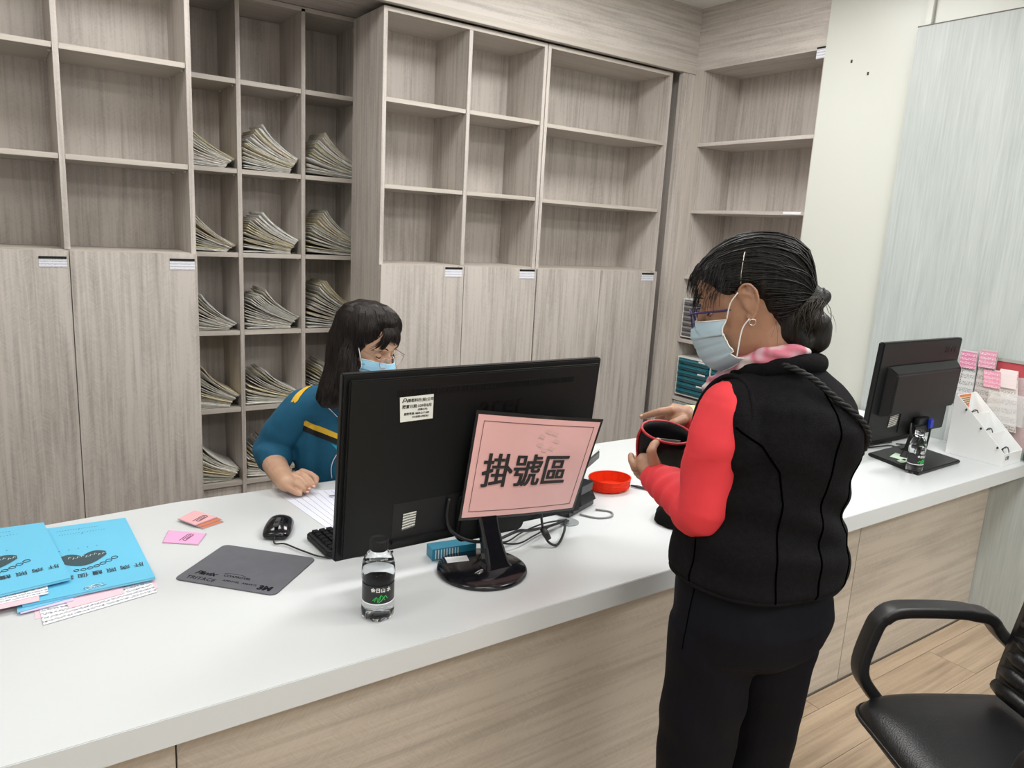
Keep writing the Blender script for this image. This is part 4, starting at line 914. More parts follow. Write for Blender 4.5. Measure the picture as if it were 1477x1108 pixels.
def add_head(bm, M, ear=True):
    tmp = bmesh.new(); addring_tube(tmp, head_rings())
    # nose
    seg(tmp, [V((0, 0.082, 0.012)), V((0, 0.095, -0.012)), V((0, 0.106, -0.034))], [0.006, 0.008, 0.0095]); ball(tmp, (0.011, 0.095, -0.037), 0.007); ball(tmp, (-0.011, 0.095, -0.037), 0.007)
    # brow ridge and cheeks, lips, chin
    seg(tmp, [V((-0.048, 0.066, 0.020)), V((-0.03, 0.079, 0.024)), V((0, 0.081, 0.018)), V((0.03, 0.079, 0.024)), V((0.048, 0.066, 0.020))], [0.008, 0.010, 0.009, 0.010, 0.008])
    for s in (-1, 1): ball(tmp, (s*0.036, 0.058, -0.036), 0.024)
    seg(tmp, [V((-0.022, 0.082, -0.068)), V((0, 0.091, -0.065)), V((0.022, 0.082, -0.068))], [0.005, 0.007, 0.005]); seg(tmp, [V((-0.018, 0.082, -0.076)), V((0, 0.090, -0.077)), V((0.018, 0.082, -0.076))], [0.005, 0.007, 0.005])
    if ear:
        for s in (-1, 1):
            rim = [(0.071, 0.010, 0.004), (0.080, 0.012, 0.020), (0.086, 0.003, 0.032), (0.089, -0.010, 0.032), (0.090, -0.019, 0.018), (0.087, -0.019, 0.0), (0.082, -0.012, -0.018), (0.078, -0.003, -0.030), (0.074, 0.004, -0.030), (0.070, 0.006, -0.018)]
            limb(tmp, [V((s*a, b, c)) for a, b, c in rim], [0.003, 0.0034, 0.0036, 0.0036, 0.0036, 0.0034, 0.0034, 0.0048, 0.0048, 0.003], 10, 3)
            ball(tmp, (s*0.077, -0.004, 0.004), 0.02, (0.26, 0.72, 1.35)); ball(tmp, (s*0.074, 0.006, -0.003), 0.005); seg(tmp, [V((s*0.081, 0.004, 0.018)), V((s*0.084, -0.010, 0.012)), V((s*0.080, -0.008, -0.012))], [0.0025, 0.003, 0.0025])
    bmesh.ops.transform(tmp, matrix=M, verts=tmp.verts)
    me = bpy.data.meshes.new('h'); tmp.to_mesh(me); tmp.free(); bm.from_mesh(me)
def face_detail(bm, M):
    """eye sockets pressed into the finished skin"""
    Mi = M.inverted()
    for v in bm.verts:
        p = Mi @ v.co
        if p.y < 0.04 or abs(p.z) > 0.05 or abs(p.x) > 0.07: continue
        for s in (-1, 1):
            dx, dz = (p.x-s*0.031)/0.019, (p.z+0.001)/0.012; q = dx*dx+dz*dz
            if q < 2.5: p.y -= 0.0065*math.exp(-q*1.1)
        v.co = M @ p
def hand(bm, Wr, D, N, side, curl=(0.5, 0.6, 0.7, 0.8), thumb=0.5, s=1.0):
    """relaxed hand: D forward, N out of the back of the hand; side=+1 puts the thumb towards D x N"""
    Wr = V(Wr); D = V(D).normalized(); N = V(N); N = (N-D*N.dot(D)).normalized(); S = D.cross(N)*side
    bm2 = bm; out = []
    for t, w_, h in ((0.0, 0.026, 0.018), (0.02, 0.030, 0.017), (0.05, 0.037, 0.015), (0.078, 0.038, 0.012), (0.09, 0.033, 0.008)):
        out.append([Wr+D*t*s+S*(w_*s*math.cos(2*PI*k/20))+N*(h*s*math.sin(2*PI*k/20)) for k in range(20)])
    addring_tube(bm2, out)
    for k, (o, ln) in enumerate(((0.027, 0.072), (0.009, 0.079), (-0.009, 0.074), (-0.026, 0.058))):
        p = Wr+D*0.080*s+S*o*s; d = D.copy(); a = curl[k]; pts = [p]
        for q, (fr, am) in enumerate(((0.45, 0.8), (0.30, 1.0), (0.25, 0.7))):
            d = (Matrix.Rotation(-a*am, 3, D.cross(N)) @ d) if True else d
            p = p+d*ln*fr*s; pts.append(p)
        # make sure the curl goes to the palm side
        seg(bm2, pts, [0.0095*s, 0.0088*s, 0.008*s, 0.0068*s])
    b0 = Wr+D*0.022*s+S*0.024*s-N*0.004; d1 = (D*0.55+S*0.75-N*0.35*thumb).normalized(); p1 = b0+d1*0.038*s; d2 = (D*0.85+S*0.25-N*0.5*thumb).normalized(); p2 = p1+d2*0.032*s; p3 = p2+(d2*0.9-N*0.3*thumb-S*0.1).normalized()*0.022*s
    seg(bm2, [b0, p1, p2, p3], [0.014*s, 0.011*s, 0.0095*s, 0.008*s])
def wrinkle(bm, fn):
    bm.normal_update()
    ds = [(v, v.normal*fn(v.co)) for v in bm.verts]
    for v, d in ds: v.co += d
def nz(p, s, seed=0.0): return noise.noise(V((p.x*s+seed, p.y*s+seed, p.z*s)))
def strandmesh(paths, r=0.0009):
    bm = bmesh.new()
    for P, w_ in paths:
        n = len(P); addtube(bm, P, [r*w_*(1.0 if i < n-2 else 0.45) for i in range(n)], 4, cap=False)
    return bm
def skin_mat(name, c, c2):
    m = mat(name, c, 0.48, sss=0.12, bump=0.08, bscale=260); nt, b = nodes(m); N = nt.nodes.new; L = nt.links.new
    g = N('ShaderNodeNewGeometry'); n = N('ShaderNodeTexNoise'); n.inputs['Scale'].default_value = 22; n.inputs['Detail'].default_value = 4; L(g.outputs['Position'], n.inputs['Vector'])
    r = N('ShaderNodeValToRGB'); r.color_ramp.elements[0].position = 0.35; r.color_ramp.elements[1].position = 0.7; r.color_ramp.elements[0].color = (*c2, 1); r.color_ramp.elements[1].color = (*c, 1)
    L(n.outputs['Fac'], r.inputs['Fac']); L(r.outputs['Color'], b.inputs['Base Color']); return m
M_skA = skin_mat('skin_tan', (0.42, 0.235, 0.15), (0.35, 0.18, 0.11)); M_skB = skin_mat('skin_fair', (0.58, 0.36, 0.245), (0.50, 0.29, 0.19))
def hair_mat(name, c0, c1):
    m = mat(name, c0, 0.42, spec=0.25); nt, b = nodes(m); N = nt.nodes.new; L = nt.links.new
    g = N('ShaderNodeNewGeometry'); mp = N('ShaderNodeMapping'); mp.inputs['Scale'].default_value = (150, 150, 22); L(g.outputs['Position'], mp.inputs['Vector'])
    n = N('ShaderNodeTexNoise'); n.inputs['Scale'].default_value = 1; n.inputs['Detail'].default_value = 4; L(mp.outputs[0], n.inputs['Vector'])
    r = N('ShaderNodeValToRGB'); r.color_ramp.elements[0].position = 0.4; r.color_ramp.elements[1].position = 0.75; r.color_ramp.elements[0].color = (*c0, 1); r.color_ramp.elements[1].color = (*c1, 1)
    L(n.outputs['Fac'], r.inputs['Fac']); L(r.outputs['Color'], b.inputs['Base Color'])
    bp = N('ShaderNodeBump'); bp.inputs['Strength'].default_value = 0.6; bp.inputs['Distance'].default_value = 0.003; L(n.outputs['Fac'], bp.inputs['Height']); L(bp.outputs['Normal'], b.inputs['Normal']); return m
M_hairA = hair_mat('hair_black_grey', (0.004, 0.0035, 0.0035), (0.016, 0.013, 0.011)); M_hairB = hair_mat('hair_dark_brown', (0.005, 0.0032, 0.0028), (0.020, 0.011, 0.008)); M_hairG = mat('hair_tip_brown', (0.020, 0.015, 0.011), 0.5, spec=0.25)
M_mask = mat('mask_blue', (0.30, 0.56, 0.74), 0.75, bump=0.25, bscale=700); M_maskp = mat('mask_pale', (0.42, 0.56, 0.64), 0.75, bump=0.25, bscale=700); M_strap = mat('elastic_white', (0.8, 0.8, 0.78), 0.7)
def face_mask(M, m, parent, label, wscale=1.0, puff=1.0):
    prof = [(0.0, 0.110, -0.016), (0.12, 0.120, -0.030), (0.25, 0.124, -0.045), (0.42, 0.121, -0.062), (0.6, 0.118, -0.080), (0.78, 0.112, -0.100), (0.9, 0.100, -0.116), (1.0, 0.082, -0.124)]
    def pf(v):
        for (a, ya, za), (b, yb, zb) in zip(prof, prof[1:]):
            if v <= b: t = (v-a)/(b-a); return ya+(yb-ya)*t, za+(zb-za)*t
        return prof[-1][1:]
    nu, nv = 28, 30; bm = bmesh.new(); g = []
    for j in range(nv+1):
        v = j/nv; y0, z0 = pf(v); row = []
        for i in range(nu+1):
            u = (i/nu*2-1); wid = 0.071*wscale*(1-0.12*max(0, v-0.75)/0.25)
            x = u*wid; y = y0-0.066*abs(u)**1.8*(1.0 if v < 0.8 else 0.85)+0.004*(1-u*u)*math.sin(v*PI)*puff
            z = z0*(1-0.10*u*u)+(-0.008*u*u if v < 0.3 else 0.012*u*u*(v-0.3))
            pl = 0.0
            for c in (0.30, 0.50, 0.70):
                q = (v-c)*26
                if abs(q) < 3: pl += 0.0016*math.exp(-q*q)*(1 if q < 0 else -0.8)*(1-0.4*abs(u))
            y += pl+0.0012*noise.noise(V((u*2.5, v*4, puff*3)))
            row.append(bm.verts.new(M @ V((x, y, z))))
        g.append(row)
    for j in range(nv):
        for i in range(nu): bm.faces.new((g[j][i], g[j][i+1], g[j+1][i+1], g[j+1][i]))
    edge = [v.co.copy() for v in g[0]]+[r[-1].co.copy() for r in g[1:]]+[v.co.copy() for v in g[-1][::-1][1:]]+[r[0].co.copy() for r in g[::-1][1:-1]]
    cor = {k: g[a][b].co.copy() for k, (a, b) in dict(tr=(0, -1), br=(-4, -1), tl=(0, 0), bl=(-4, 0)).items()}
    bmesh.ops.recalc_face_normals(bm, faces=bm.faces); bmesh.ops.solidify(bm, geom=bm.faces[:], thickness=0.0012)
    f = obj('face_mask', bm, m, parent, smooth=True, label=label)
    obj('binding', tube(edge, 0.0014, 6, closed=True), M_strap if m is M_maskp else mat('mask_binding', (0.55, 0.72, 0.82), 0.7), f, smooth=True)
    for s, a, b in ((1, 'tr', 'br'), (-1, 'tl', 'bl')):
        obj('ear_loop', tube([cor[a], M @ V((s*0.079, 0.030, 0.006)), M @ V((s*0.083, 0.012, 0.022))], 0.0014, 6, 5), M_strap, f, smooth=True)
        obj('ear_loop', tube([cor[b], M @ V((s*0.074, 0.022, -0.048)), M @ V((s*0.081, 0.004, -0.030))], 0.0014, 6, 5), M_strap, f, smooth=True)
    return f
def eyes(M, skin, parent, down=0.5):
    Mw = mat('eye_white', (0.7, 0.66, 0.62), 0.2); Mi = mat('eye_iris', (0.012, 0.007, 0.005), 0.1)
    for s in (-1, 1):
        c = M @ V((s*0.031, 0.0685, -0.001)); bm = bmesh.new(); ball(bm, c, 0.0118); e = obj('eye', bm, Mw, parent, smooth=True)
        d = (M.to_3x3() @ V((0, math.cos(down), -math.sin(down)))).normalized(); bm = bmesh.new(); ball(bm, c+d*0.0072, 0.0056); obj('iris', bm, Mi, e, smooth=True)
        # lids: upper one lowered
        bm = bmesh.new(); bmesh.ops.create_uvsphere(bm, u_segments=20, v_segments=14, radius=0.0126)
        bmesh.ops.bisect_plane(bm, geom=bm.verts[:]+bm.edges[:]+bm.faces[:], plane_co=(0, 0, 0.0), plane_no=V((0, -math.sin(down*0.75), -math.cos(down*0.75))), clear_outer=True)
        bmesh.ops.transform(bm, matrix=Matrix.Translation(c) @ M.to_3x3().to_4x4(), verts=bm.verts); lid = obj('eyelid', bm, skin, parent, smooth=True)
        a_ = down*0.75
        obj('lashes', tube([M @ V((s*0.031+0.0135*math.sin(t), 0.0685+0.0130*math.cos(t)*math.cos(a_), -0.001-0.0135*math.cos(t)*math.sin(a_))) for t in [x*0.2-1.2 for x in range(13)]], 0.0012, 5), M_hairB, lid)
        bm = bmesh.new(); bmesh.ops.create_uvsphere(bm, u_segments=20, v_segments=14, radius=0.0124)
        bmesh.ops.bisect_plane(bm, geom=bm.verts[:]+bm.edges[:]+bm.faces[:], plane_co=(0, 0, -0.0060), plane_no=V((0, 0, 1)), clear_outer=True)
        bmesh.ops.transform(bm, matrix=Matrix.Translation(c) @ M.to_3x3().to_4x4(), verts=bm.verts); obj('eyelid', bm, skin, parent, smooth=True)
        obj('eyebrow', tube([M @ V((s*x, y, z)) for x, y, z in ((0.014, 0.0895, 0.022), (0.026, 0.0895, 0.0275), (0.038, 0.083, 0.028), (0.048, 0.074, 0.023))], [0.001, 0.0026, 0.0024, 0.0008], 6, 3, flat=0.6) if False else tube([M @ V((s*x, y, z)) for x, y, z in ((0.014, 0.0885, 0.022), (0.026, 0.0885, 0.0275), (0.038, 0.082, 0.028), (0.048, 0.073, 0.023))], 0.0018, 6), M_hairB, parent)

# ------------------------------------------------------------------ the customer, standing at the counter
FA = V((0.122, 0.9925, 0)); BA = V((1.258, 0.885, 0))
MA = Matrix(((FA.y, FA.x, 0, BA.x), (-FA.x, FA.y, 0, BA.y), (0, 0, 1, 0), (0, 0, 0, 1)))   # x right, y forward
pa = lambda x, y, z: MA @ V((x, y, z))
hfa = V((-0.60, 0.80, -0.36)).normalized()
HA = basis((1.2068, 0.9359, 1.4747), (0.80, 0.60, 0.0), hfa)
tA = thing('person', 'customer in black vest and red sleeves standing with an open wallet, back to us', 'person', (BA.x, BA.y, 0))
shL = V((1.1131, 0.8918, 1.2752)); elL = V((1.0965, 0.9035, 1.0877)); wrL = V((1.1603, 1.0909, 1.0702))
shR = pa(0.140, 0.03, 1.265); elR = V((1.5250, 1.0298, 0.9568)); wrR = V((1.3132, 1.1545, 1.1803))
bm = bmesh.new()
rings(bm, MA, [(0.80, 0.14, 0.10, 0, 0, 1), (0.9, 0.15, 0.105, 0, 0, 1), (1.0, 0.135, 0.095, 0, 0.0, 1), (1.1, 0.135, 0.10, 0, 0, 1), (1.2, 0.145, 0.10, 0, 0, 1), (1.28, 0.13, 0.085, 0, 0, 1), (1.33, 0.07, 0.06, 0, 0, 1)])
nb = pa(0.0, 0.005, 1.32); nt_ = HA @ V((0, -0.022, -0.06))
limb(bm, [nb, nb.lerp(nt_, 0.5)+V((0.0, -0.008, 0)), nt_], [0.062, 0.056, 0.058], 20)
add_head(bm, HA)
for s, (a, b_, c) in ((-1, (shL, elL, wrL)), (1, (shR, elR, wrR))): limb(bm, [a, b_, c], [0.034, 0.036, 0.025])
for s in (-1, 1):
    limb(bm, [pa(s*0.08, 0, 0.84), pa(s*0.085, 0.02, 0.47), pa(s*0.085, -0.005, 0.09)], [0.075, 0.05, 0.034]); limb(bm, [pa(s*0.085, -0.03, 0.045), pa(s*0.09, 0.10, 0.035)], [0.03, 0.028])
# left hand, holding the pouch from its left side: palm, four fingers round the outside, thumb inside
def palm(bm, pts, w_, n_, S):
    out = []
    for (p, a, b_) in pts: out.append([V(p)+S[0]*(a*math.cos(2*PI*k/16))+S[1]*(b_*math.sin(2*PI*k/16)) for k in range(16)])
    addring_tube(bm, out)
vw = V((0.61, 0.79, -0.15)).normalized(); rt = V((0.8229, -0.5655, 0.055))
pk0, pk1, pk2 = V((1.1617, 1.0899, 1.0672)), V((1.1599, 1.1035, 1.0886)), V((1.1630, 1.1196, 1.1072))
palm(bm, [(pk0, 0.024, 0.020), (pk1, 0.030, 0.020), (pk2, 0.026, 0.018), (V((1.1633, 1.1255, 1.1166)), 0.014, 0.012)], 0, 0, (rt, vw))
seg(bm, [V((1.1465, 1.0823, 1.1092)), V((1.1348, 1.0844, 1.1364)), V((1.1496, 1.0923, 1.1463)), V((1.1711, 1.1017, 1.1506))], [0.0125, 0.0105, 0.0095, 0.008])
seg(bm, [V((1.1583, 1.1229, 1.1021)), V((1.1419, 1.1345, 1.0882)), V((1.1456, 1.1502, 1.0943)), V((1.1542, 1.1625, 1.1025))], [0.0100, 0.0095, 0.0085, 0.0075])
seg(bm, [V((1.1666, 1.1293, 1.0864)), V((1.1532, 1.1449, 1.0771)), V((1.1665, 1.1660, 1.0804)), V((1.1815, 1.1738, 1.0893))], [0.0100, 0.0095, 0.0085, 0.0075])
seg(bm, [V((1.1736, 1.1305, 1.0738)), V((1.1649, 1.1489, 1.0646)), V((1.1797, 1.1690, 1.0662)), V((1.1960, 1.1759, 1.0752))], [0.0098, 0.009, 0.008, 0.007])
seg(bm, [V((1.1794, 1.1264, 1.0645)), V((1.1782, 1.1456, 1.0522)), V((1.1860, 1.1646, 1.0502)), V((1.1998, 1.1732, 1.0589))], [0.0088, 0.008, 0.0075, 0.0065])
# right hand: index reaching left over the pouch, thumb pinching its rim
palm(bm, [(V((1.3159, 1.1526, 1.1805)), 0.020, 0.020), (V((1.2960, 1.1605, 1.1839)), 0.024, 0.018), (V((1.2763, 1.1683, 1.1872)), 0.024, 0.014), (V((1.2673, 1.1746, 1.1849)), 0.014, 0.010)], 0, 0, (V((0.1, 0.1, 0.98)), vw))
seg(bm, [V((1.2682, 1.1617, 1.1961)), V((1.2477, 1.1761, 1.1913)), V((1.2374, 1.1957, 1.1811)), V((1.2293, 1.2136, 1.1727))], [0.0105, 0.0095, 0.0085, 0.007])
seg(bm, [V((1.2828, 1.1759, 1.1815)), V((1.2710, 1.1964, 1.1711)), V((1.2714, 1.2084, 1.1564)), V((1.2724, 1.2077, 1.1429))], [0.0105, 0.0095, 0.0085, 0.007])
seg(bm, [V((1.2997, 1.1884, 1.1702)), V((1.2943, 1.2106, 1.1569)), V((1.2950, 1.2162, 1.1418)), V((1.2949, 1.2102, 1.1314))], [0.0100, 0.0092, 0.0082, 0.007])
seg(bm, [V((1.3205, 1.1983, 1.1624)), V((1.3191, 1.2176, 1.1476)), V((1.3175, 1.2187, 1.1337)), V((1.3173, 1.2128, 1.1248))], [0.0092, 0.0085, 0.0078, 0.0065])
seg(bm, [V((1.2870, 1.1424, 1.1759)), V((1.2594, 1.1434, 1.1702)), V((1.2436, 1.1485, 1.1608)), V((1.2327, 1.1562, 1.1519))], [0.013, 0.0110, 0.0098, 0.008])
bm = remesh(bm, 0.0034, 3, 0.5); face_detail(bm, HA); obj('body', bm, M_skA, tA, smooth=True, label='tanned skin of face, neck and hands')
M_nail = mat('nail', (0.55, 0.34, 0.27), 0.25)
for p, d in (((1.1658, 1.0969, 1.1540), 0), ((1.2259, 1.1499, 1.1550), 0), ((1.2236, 1.2103, 1.1749), 0)):
    b_ = bmesh.new(); ball(b_, p, 0.0052, (1, 0.55, 0.8), seg=12); obj('nail', b_, M_nail, tA, smooth=True)
eyes(HA, M_skA, tA, 0.7)
# trousers
M_tr = mat('trouser_black', (0.003, 0.003, 0.006), 0.7, spec=0.15, bump=0.15, bscale=900)
bm = bmesh.new()
rings(bm, MA, [(0.74, 0.10, 0.09, 0, -0.005, 1), (0.78, 0.17, 0.125, 0, -0.01, 0.95), (0.84, 0.178, 0.135, 0, -0.012, 0.95), (0.90, 0.172, 0.130, 0, -0.005, 0.95), (0.98, 0.155, 0.115, 0, 0, 1), (1.04, 0.145, 0.11, 0, 0, 1)])
for s in (-1, 1):
    ball(bm, pa(s*0.066, -0.046, 0.85), 0.088, (1, 1, 1.15))
    limb(bm, [pa(s*0.085, 0.0, 0.82), pa(s*0.094, 0.005, 0.62), pa(s*0.095, 0.012, 0.45), pa(s*0.095, 0.0, 0.25), pa(s*0.095, -0.005, 0.075)], [0.098, 0.084, 0.076, 0.074, 0.076], 24, 5)
bm = remesh(bm, 0.006, 5)
def wr_tr(p):
    q = MA.inverted() @ p
    k = 0.0045*nz(p, 9, 3)+0.003*math.sin(q.z*42+q.x*30+5*nz(p, 5))*max(0, 1-abs(q.z-0.68)/0.2)
    k += 0.003*math.sin(q.z*55+q.y*25+6*nz(p, 6, 1))*max(0, 1-abs(q.z-0.42)/0.2)
    return k
wrinkle(bm, wr_tr); BV = BVHTree.FromBMesh(bm); trA = obj('trousers', bm, M_tr, tA, smooth=True)
def surf(bv, cx, cy, th, z, out=0.0, M=MA):
    """point on a garment seen from the body axis: th in degrees from the front, turning left"""
    d = V((-math.sin(math.radians(th)), math.cos(math.radians(th)), 0)); o = M @ V((cx, cy, z)); dw = M.to_3x3() @ d
    h = bv.ray_cast(o+dw*0.6, -dw)
    return (h[0]+h[1]*out) if h[0] else o
obj('side_seam', tube([surf(BV, 0, 0, 92+3*math.sin(z), z, 0.0006) for z in [0.93-0.02*i for i in range(8)]], 0.0010, 6), mat('seam_black', (0.0008, 0.0008, 0.0008), 1.0, spec=0.0), trA)
# shoes
M_shoe = mat('shoe_black', (0.01, 0.01, 0.01), 0.35)
for s in (-1, 1):
    bm = bmesh.new(); MS = MA @ Matrix.Translation((s*0.095, 0.03, 0)); 
    rr = []
    for (y, w_, h) in ((-0.095, 0.022, 0.05), (-0.085, 0.034, 0.07), (-0.03, 0.037, 0.08), (0.03, 0.042, 0.06), (0.09, 0.044, 0.045), (0.13, 0.032, 0.035), (0.145, 0.015, 0.02)):
        rr.append([MS @ V((w_*c, y, max(0.003, h*sn))) for c, sn in ((-0.9, 0), (-1, 0.3), (-0.8, 0.75), (0, 1), (0.8, 0.75), (1, 0.3), (0.9, 0))])
    addring_tube(bm, rr); subd(bm, 1, 'shoe', M_shoe, tA)
# vest
M_vest = mat('boiled_wool_black', (0.0065, 0.006, 0.007), 0.95, spec=0.12, bump=0.9, bscale=420, var=0.25, vscale=120)
bm = bmesh.new()
rings(bm, MA, [(0.925, 0.176, 0.148, 0, -0.008, 0.92), (0.94, 0.184, 0.155, 0, -0.010, 0.92), (0.99, 0.180, 0.150, 0, -0.008, 0.92), (1.05, 0.168, 0.142, 0, -0.004, 0.92), (1.10, 0.164, 0.140, 0.004, 0.0, 0.92), (1.16, 0.163, 0.146, 0.010, 0.0, 0.92), (1.21, 0.158, 0.150, 0.012, -0.006, 0.92), (1.255, 0.148, 0.145, 0.010, -0.014, 0.95), (1.29, 0.140, 0.126, 0.006, -0.016, 0.95), (1.322, 0.118, 0.100, 0.004, -0.012, 1), (1.345, 0.088, 0.08, 0, -0.008, 1), (1.362, 0.066, 0.065, 0, 0, 1)])
limb(bm, [pa(-0.05, -0.01, 1.318), pa(-0.128, -0.022, 1.288)], [0.045, 0.042]); limb(bm, [pa(-0.125, -0.035, 1.27), pa(-0.125, -0.05, 1.20)], [0.045, 0.045]); ball(bm, pa(0.105, 0.0, 1.272), 0.062)
bm = remesh(bm, 0.006, 5)
def wr_v(p):
    q = MA.inverted() @ p; th = math.atan2(q.x, -q.y)
    k = 0.0055*nz(p, 8, 7)+0.002*nz(p, 22, 2)
    k += 0.0065*math.sin(q.z*72+2.0*th+4*nz(p, 4, 9))*max(0, 1-((q.z-1.075)/0.075)**2)
    k += 0.0040*math.sin(q.z*40+3.0*th+4*nz(p, 5, 4))*max(0, 1-((q.z-0.985)/0.05)**2)
    k += 0.0035*math.sin((q.z+q.x)*45+3*nz(p, 5, 1))*max(0, 1-((q.z-1.22)/0.08)**2)
    return k
wrinkle(bm, wr_v); BV = BVHTree.FromBMesh(bm); vA = obj('vest', bm, M_vest, tA, smooth=True)
M_seam = mat('seam_black', (0.0008, 0.0008, 0.0008), 1.0, spec=0.0)
def seamline(pts, nm='seam', r=0.0016, out=0.0004, m=None, k=7, flat=1): 
    P = []
    for (a, za), (b_, zb) in zip(pts, pts[1:]):
        for i in range(k): P.append(surf(BV, 0, 0, a+(b_-a)*i/k, za+(zb-za)*i/k, out))
    P.append(surf(BV, 0, 0, *pts[-1], out)); return obj(nm, tube(P, r, 6), m or M_seam, vA, smooth=True)
seamline([(180, 1.335), (180, 1.25), (181, 1.15), (180, 1.06), (180, 0.99), (180, 0.932)], r=0.0019)
seamline([(112, 1.255), (128, 1.225), (141, 1.18), (146, 1.12), (145, 1.06), (146, 0.99), (148, 0.932)], r=0.0019)
seamline([(248, 1.255), (232, 1.225), (219, 1.18), (214, 1.12), (215, 1.06), (214, 0.99), (212, 0.932)], r=0.0019)
seamline([(95, 1.2), (94, 1.1), (94, 1.0), (94, 0.935)])
hm = []
for a in range(0, 360, 10): hm.append(surf(BV, 0, 0, a, 0.930, 0.0))
obj('hem', tube(hm, 0.0045, 8, 2, closed=True), M_vest, vA, smooth=True)
# armhole bindings
for s, c in ((-1, shL),):
    P = []
    for k in range(20):
        t = 2*PI*k/20; P.append(pa(s*(0.140-0.022*math.sin(t)), 0.070*math.cos(t)-0.006, 1.255+0.080*math.sin(t)))
    obj('armhole_binding', tube(P, 0.0055, 8, 2, closed=True), M_vest, vA, smooth=True)
# stand collar folded over
P = [pa(0.080*math.sin(t)-0.004, -0.072*math.cos(t), 1.356+0.014*math.cos(t)-0.030*(1-math.cos(t))*0.5) for t in [2*PI*k/24 for k in range(24)]]
bm = bmesh.new(); addtube(bm, smoothpts(P, 2, True), 0.0155, 12, closed=True, flat=1.2)
bm = remesh(bm, 0.005, 4); wrinkle(bm, lambda p: 0.004*nz(p, 12, 5)); obj('collar', bm, M_vest, vA, smooth=True)
# braided bag cord over the back and shoulder
P = []
for (a, z, o_) in ((40, 1.33, 0.010), (70, 1.345, 0.012), (105, 1.352, 0.014), (140, 1.350, 0.018), (165, 1.335, 0.016), (182, 1.310, 0.010), (200, 1.275, 0.008), (218, 1.235, 0.007), (236, 1.19, 0.007), (252, 1.13, 0.007), (268, 1.05, 0.007), (285, 0.99, 0.007)): P.append(surf(BV, 0, 0, a, min(z, 1.352), o_)+V((0, 0, max(0, z-1.352))))
P = smoothpts(P, 10); bm = bmesh.new()
for ph in range(3):
    Q = []
    for i, p in enumerate(P):
        d = (P[min(i+1, len(P)-1)]-P[max(0, i-1)]).normalized(); a, b_ = frame_at(d); t = i*0.75+ph*2*PI/3; Q.append(p+a*0.0034*math.cos(t)+b_*0.0034*math.sin(t))
    addtube(bm, Q, 0.0034, 6)
obj('bag_cord', bm, M_blkm, tA, smooth=True, label='black braided bag cord across the back')
# red shirt sleeves
M_redc = mat('red_jersey', (0.70, 0.034, 0.045), 0.75, bump=0.12, bscale=900, var=0.05, vscale=18)
bm = bmesh.new()
limb(bm, [shL+V((0.012, 0.0, 0.0)), shL.lerp(elL, 0.30)+V((0.0, -0.004, 0)), shL.lerp(elL, 0.62), elL+V((-0.004, -0.004, -0.020)), elL.lerp(wrL, 0.35)+V((0, 0, -0.006)), elL.lerp(wrL, 0.7), wrL+(wrL-elL).normalized()*0.002], [0.053, 0.057, 0.053, 0.046, 0.046, 0.041, 0.031], 24, 5)
bm = remesh(bm, 0.0042, 5)
ax = (wrL-elL).normalized()
def wr_s(p):
    te = (p-elL).dot(ax); d = (p-elL).length; up = (shL-elL).normalized(); tu = (p-elL).dot(up)
    k = 0.003*nz(p, 14, 2)
    if te > 0.02: k += 0.0024*math.sin(te*150+8*nz(p, 8, 3)+60*(p-elL).dot(up))*max(0, 1-abs(te-0.10)/0.13)
    if tu > 0.0: k += 0.0011*math.sin(tu*85+7*nz(p, 7, 8)+35*te)*max(0, 1-abs(tu-0.08)/0.12)
    if tu > 0.1: k += 0.0015*math.sin((p.x-p.y)*60+5*nz(p, 6, 2))*0.6
    return k
wrinkle(bm, wr_s); obj('sleeve', bm, M_redc, tA, smooth=True)
bm = bmesh.new(); limb(bm, [shR, shR.lerp(elR, 0.5), elR, elR.lerp(wrR, 0.5), elR.lerp(wrR, 0.93)], [0.058, 0.058, 0.05, 0.045, 0.034], 20, 4); bm = remesh(bm, 0.006, 4); obj('sleeve', bm, M_redc, tA, smooth=True)
# patterned cuff and neck scarf
def cloth_mix(name, cols, sc):
    m = mat(name, cols[0], 0.8); nt, b = nodes(m); n = nt.nodes.new('ShaderNodeTexNoise'); g = nt.nodes.new('ShaderNodeNewGeometry'); n.inputs['Scale'].default_value = sc; n.inputs['Detail'].default_value = 2; nt.links.new(g.outputs['Position'], n.inputs['Vector'])
    r = nt.nodes.new('ShaderNodeValToRGB'); r.color_ramp.interpolation = 'EASE'
    r.color_ramp.elements[0].position = 0.36; r.color_ramp.elements[0].color = (*cols[0], 1); r.color_ramp.elements[1].position = 0.64; r.color_ramp.elements[1].color = (*cols[-1], 1)
    for i, c in enumerate(cols[1:-1]): e = r.color_ramp.elements.new(0.36+0.28*(i+1)/(len(cols)-1)); e.color = (*c, 1)
    nt.links.new(n.outputs['Fac'], r.inputs['Fac']); nt.links.new(r.outputs['Color'], b.inputs['Base Color']); return m
M_cuff = cloth_mix('cuff_print', [(0.62, 0.60, 0.10), (0.35, 0.62, 0.45), (0.70, 0.80, 0.72), (0.60, 0.66, 0.20)], 45)
M_scarf = cloth_mix('scarf_print', [(0.42, 0.30, 0.42), (0.62, 0.58, 0.56), (0.52, 0.14, 0.20), (0.58, 0.36, 0.42)], 12)
c0, c1 = wrR+V((0.03, 0.0, -0.012)), wrR+V((-0.002, 0.004, -0.001))
bm = bmesh.new(); addtube(bm, [c0, c1], [0.035, 0.029], 20); bm = remesh(bm, 0.004, 2); wrinkle(bm, lambda p: 0.003*nz(p, 40)); obj('cuff', bm, M_cuff, tA, smooth=True, label='yellow and green patterned cuff')
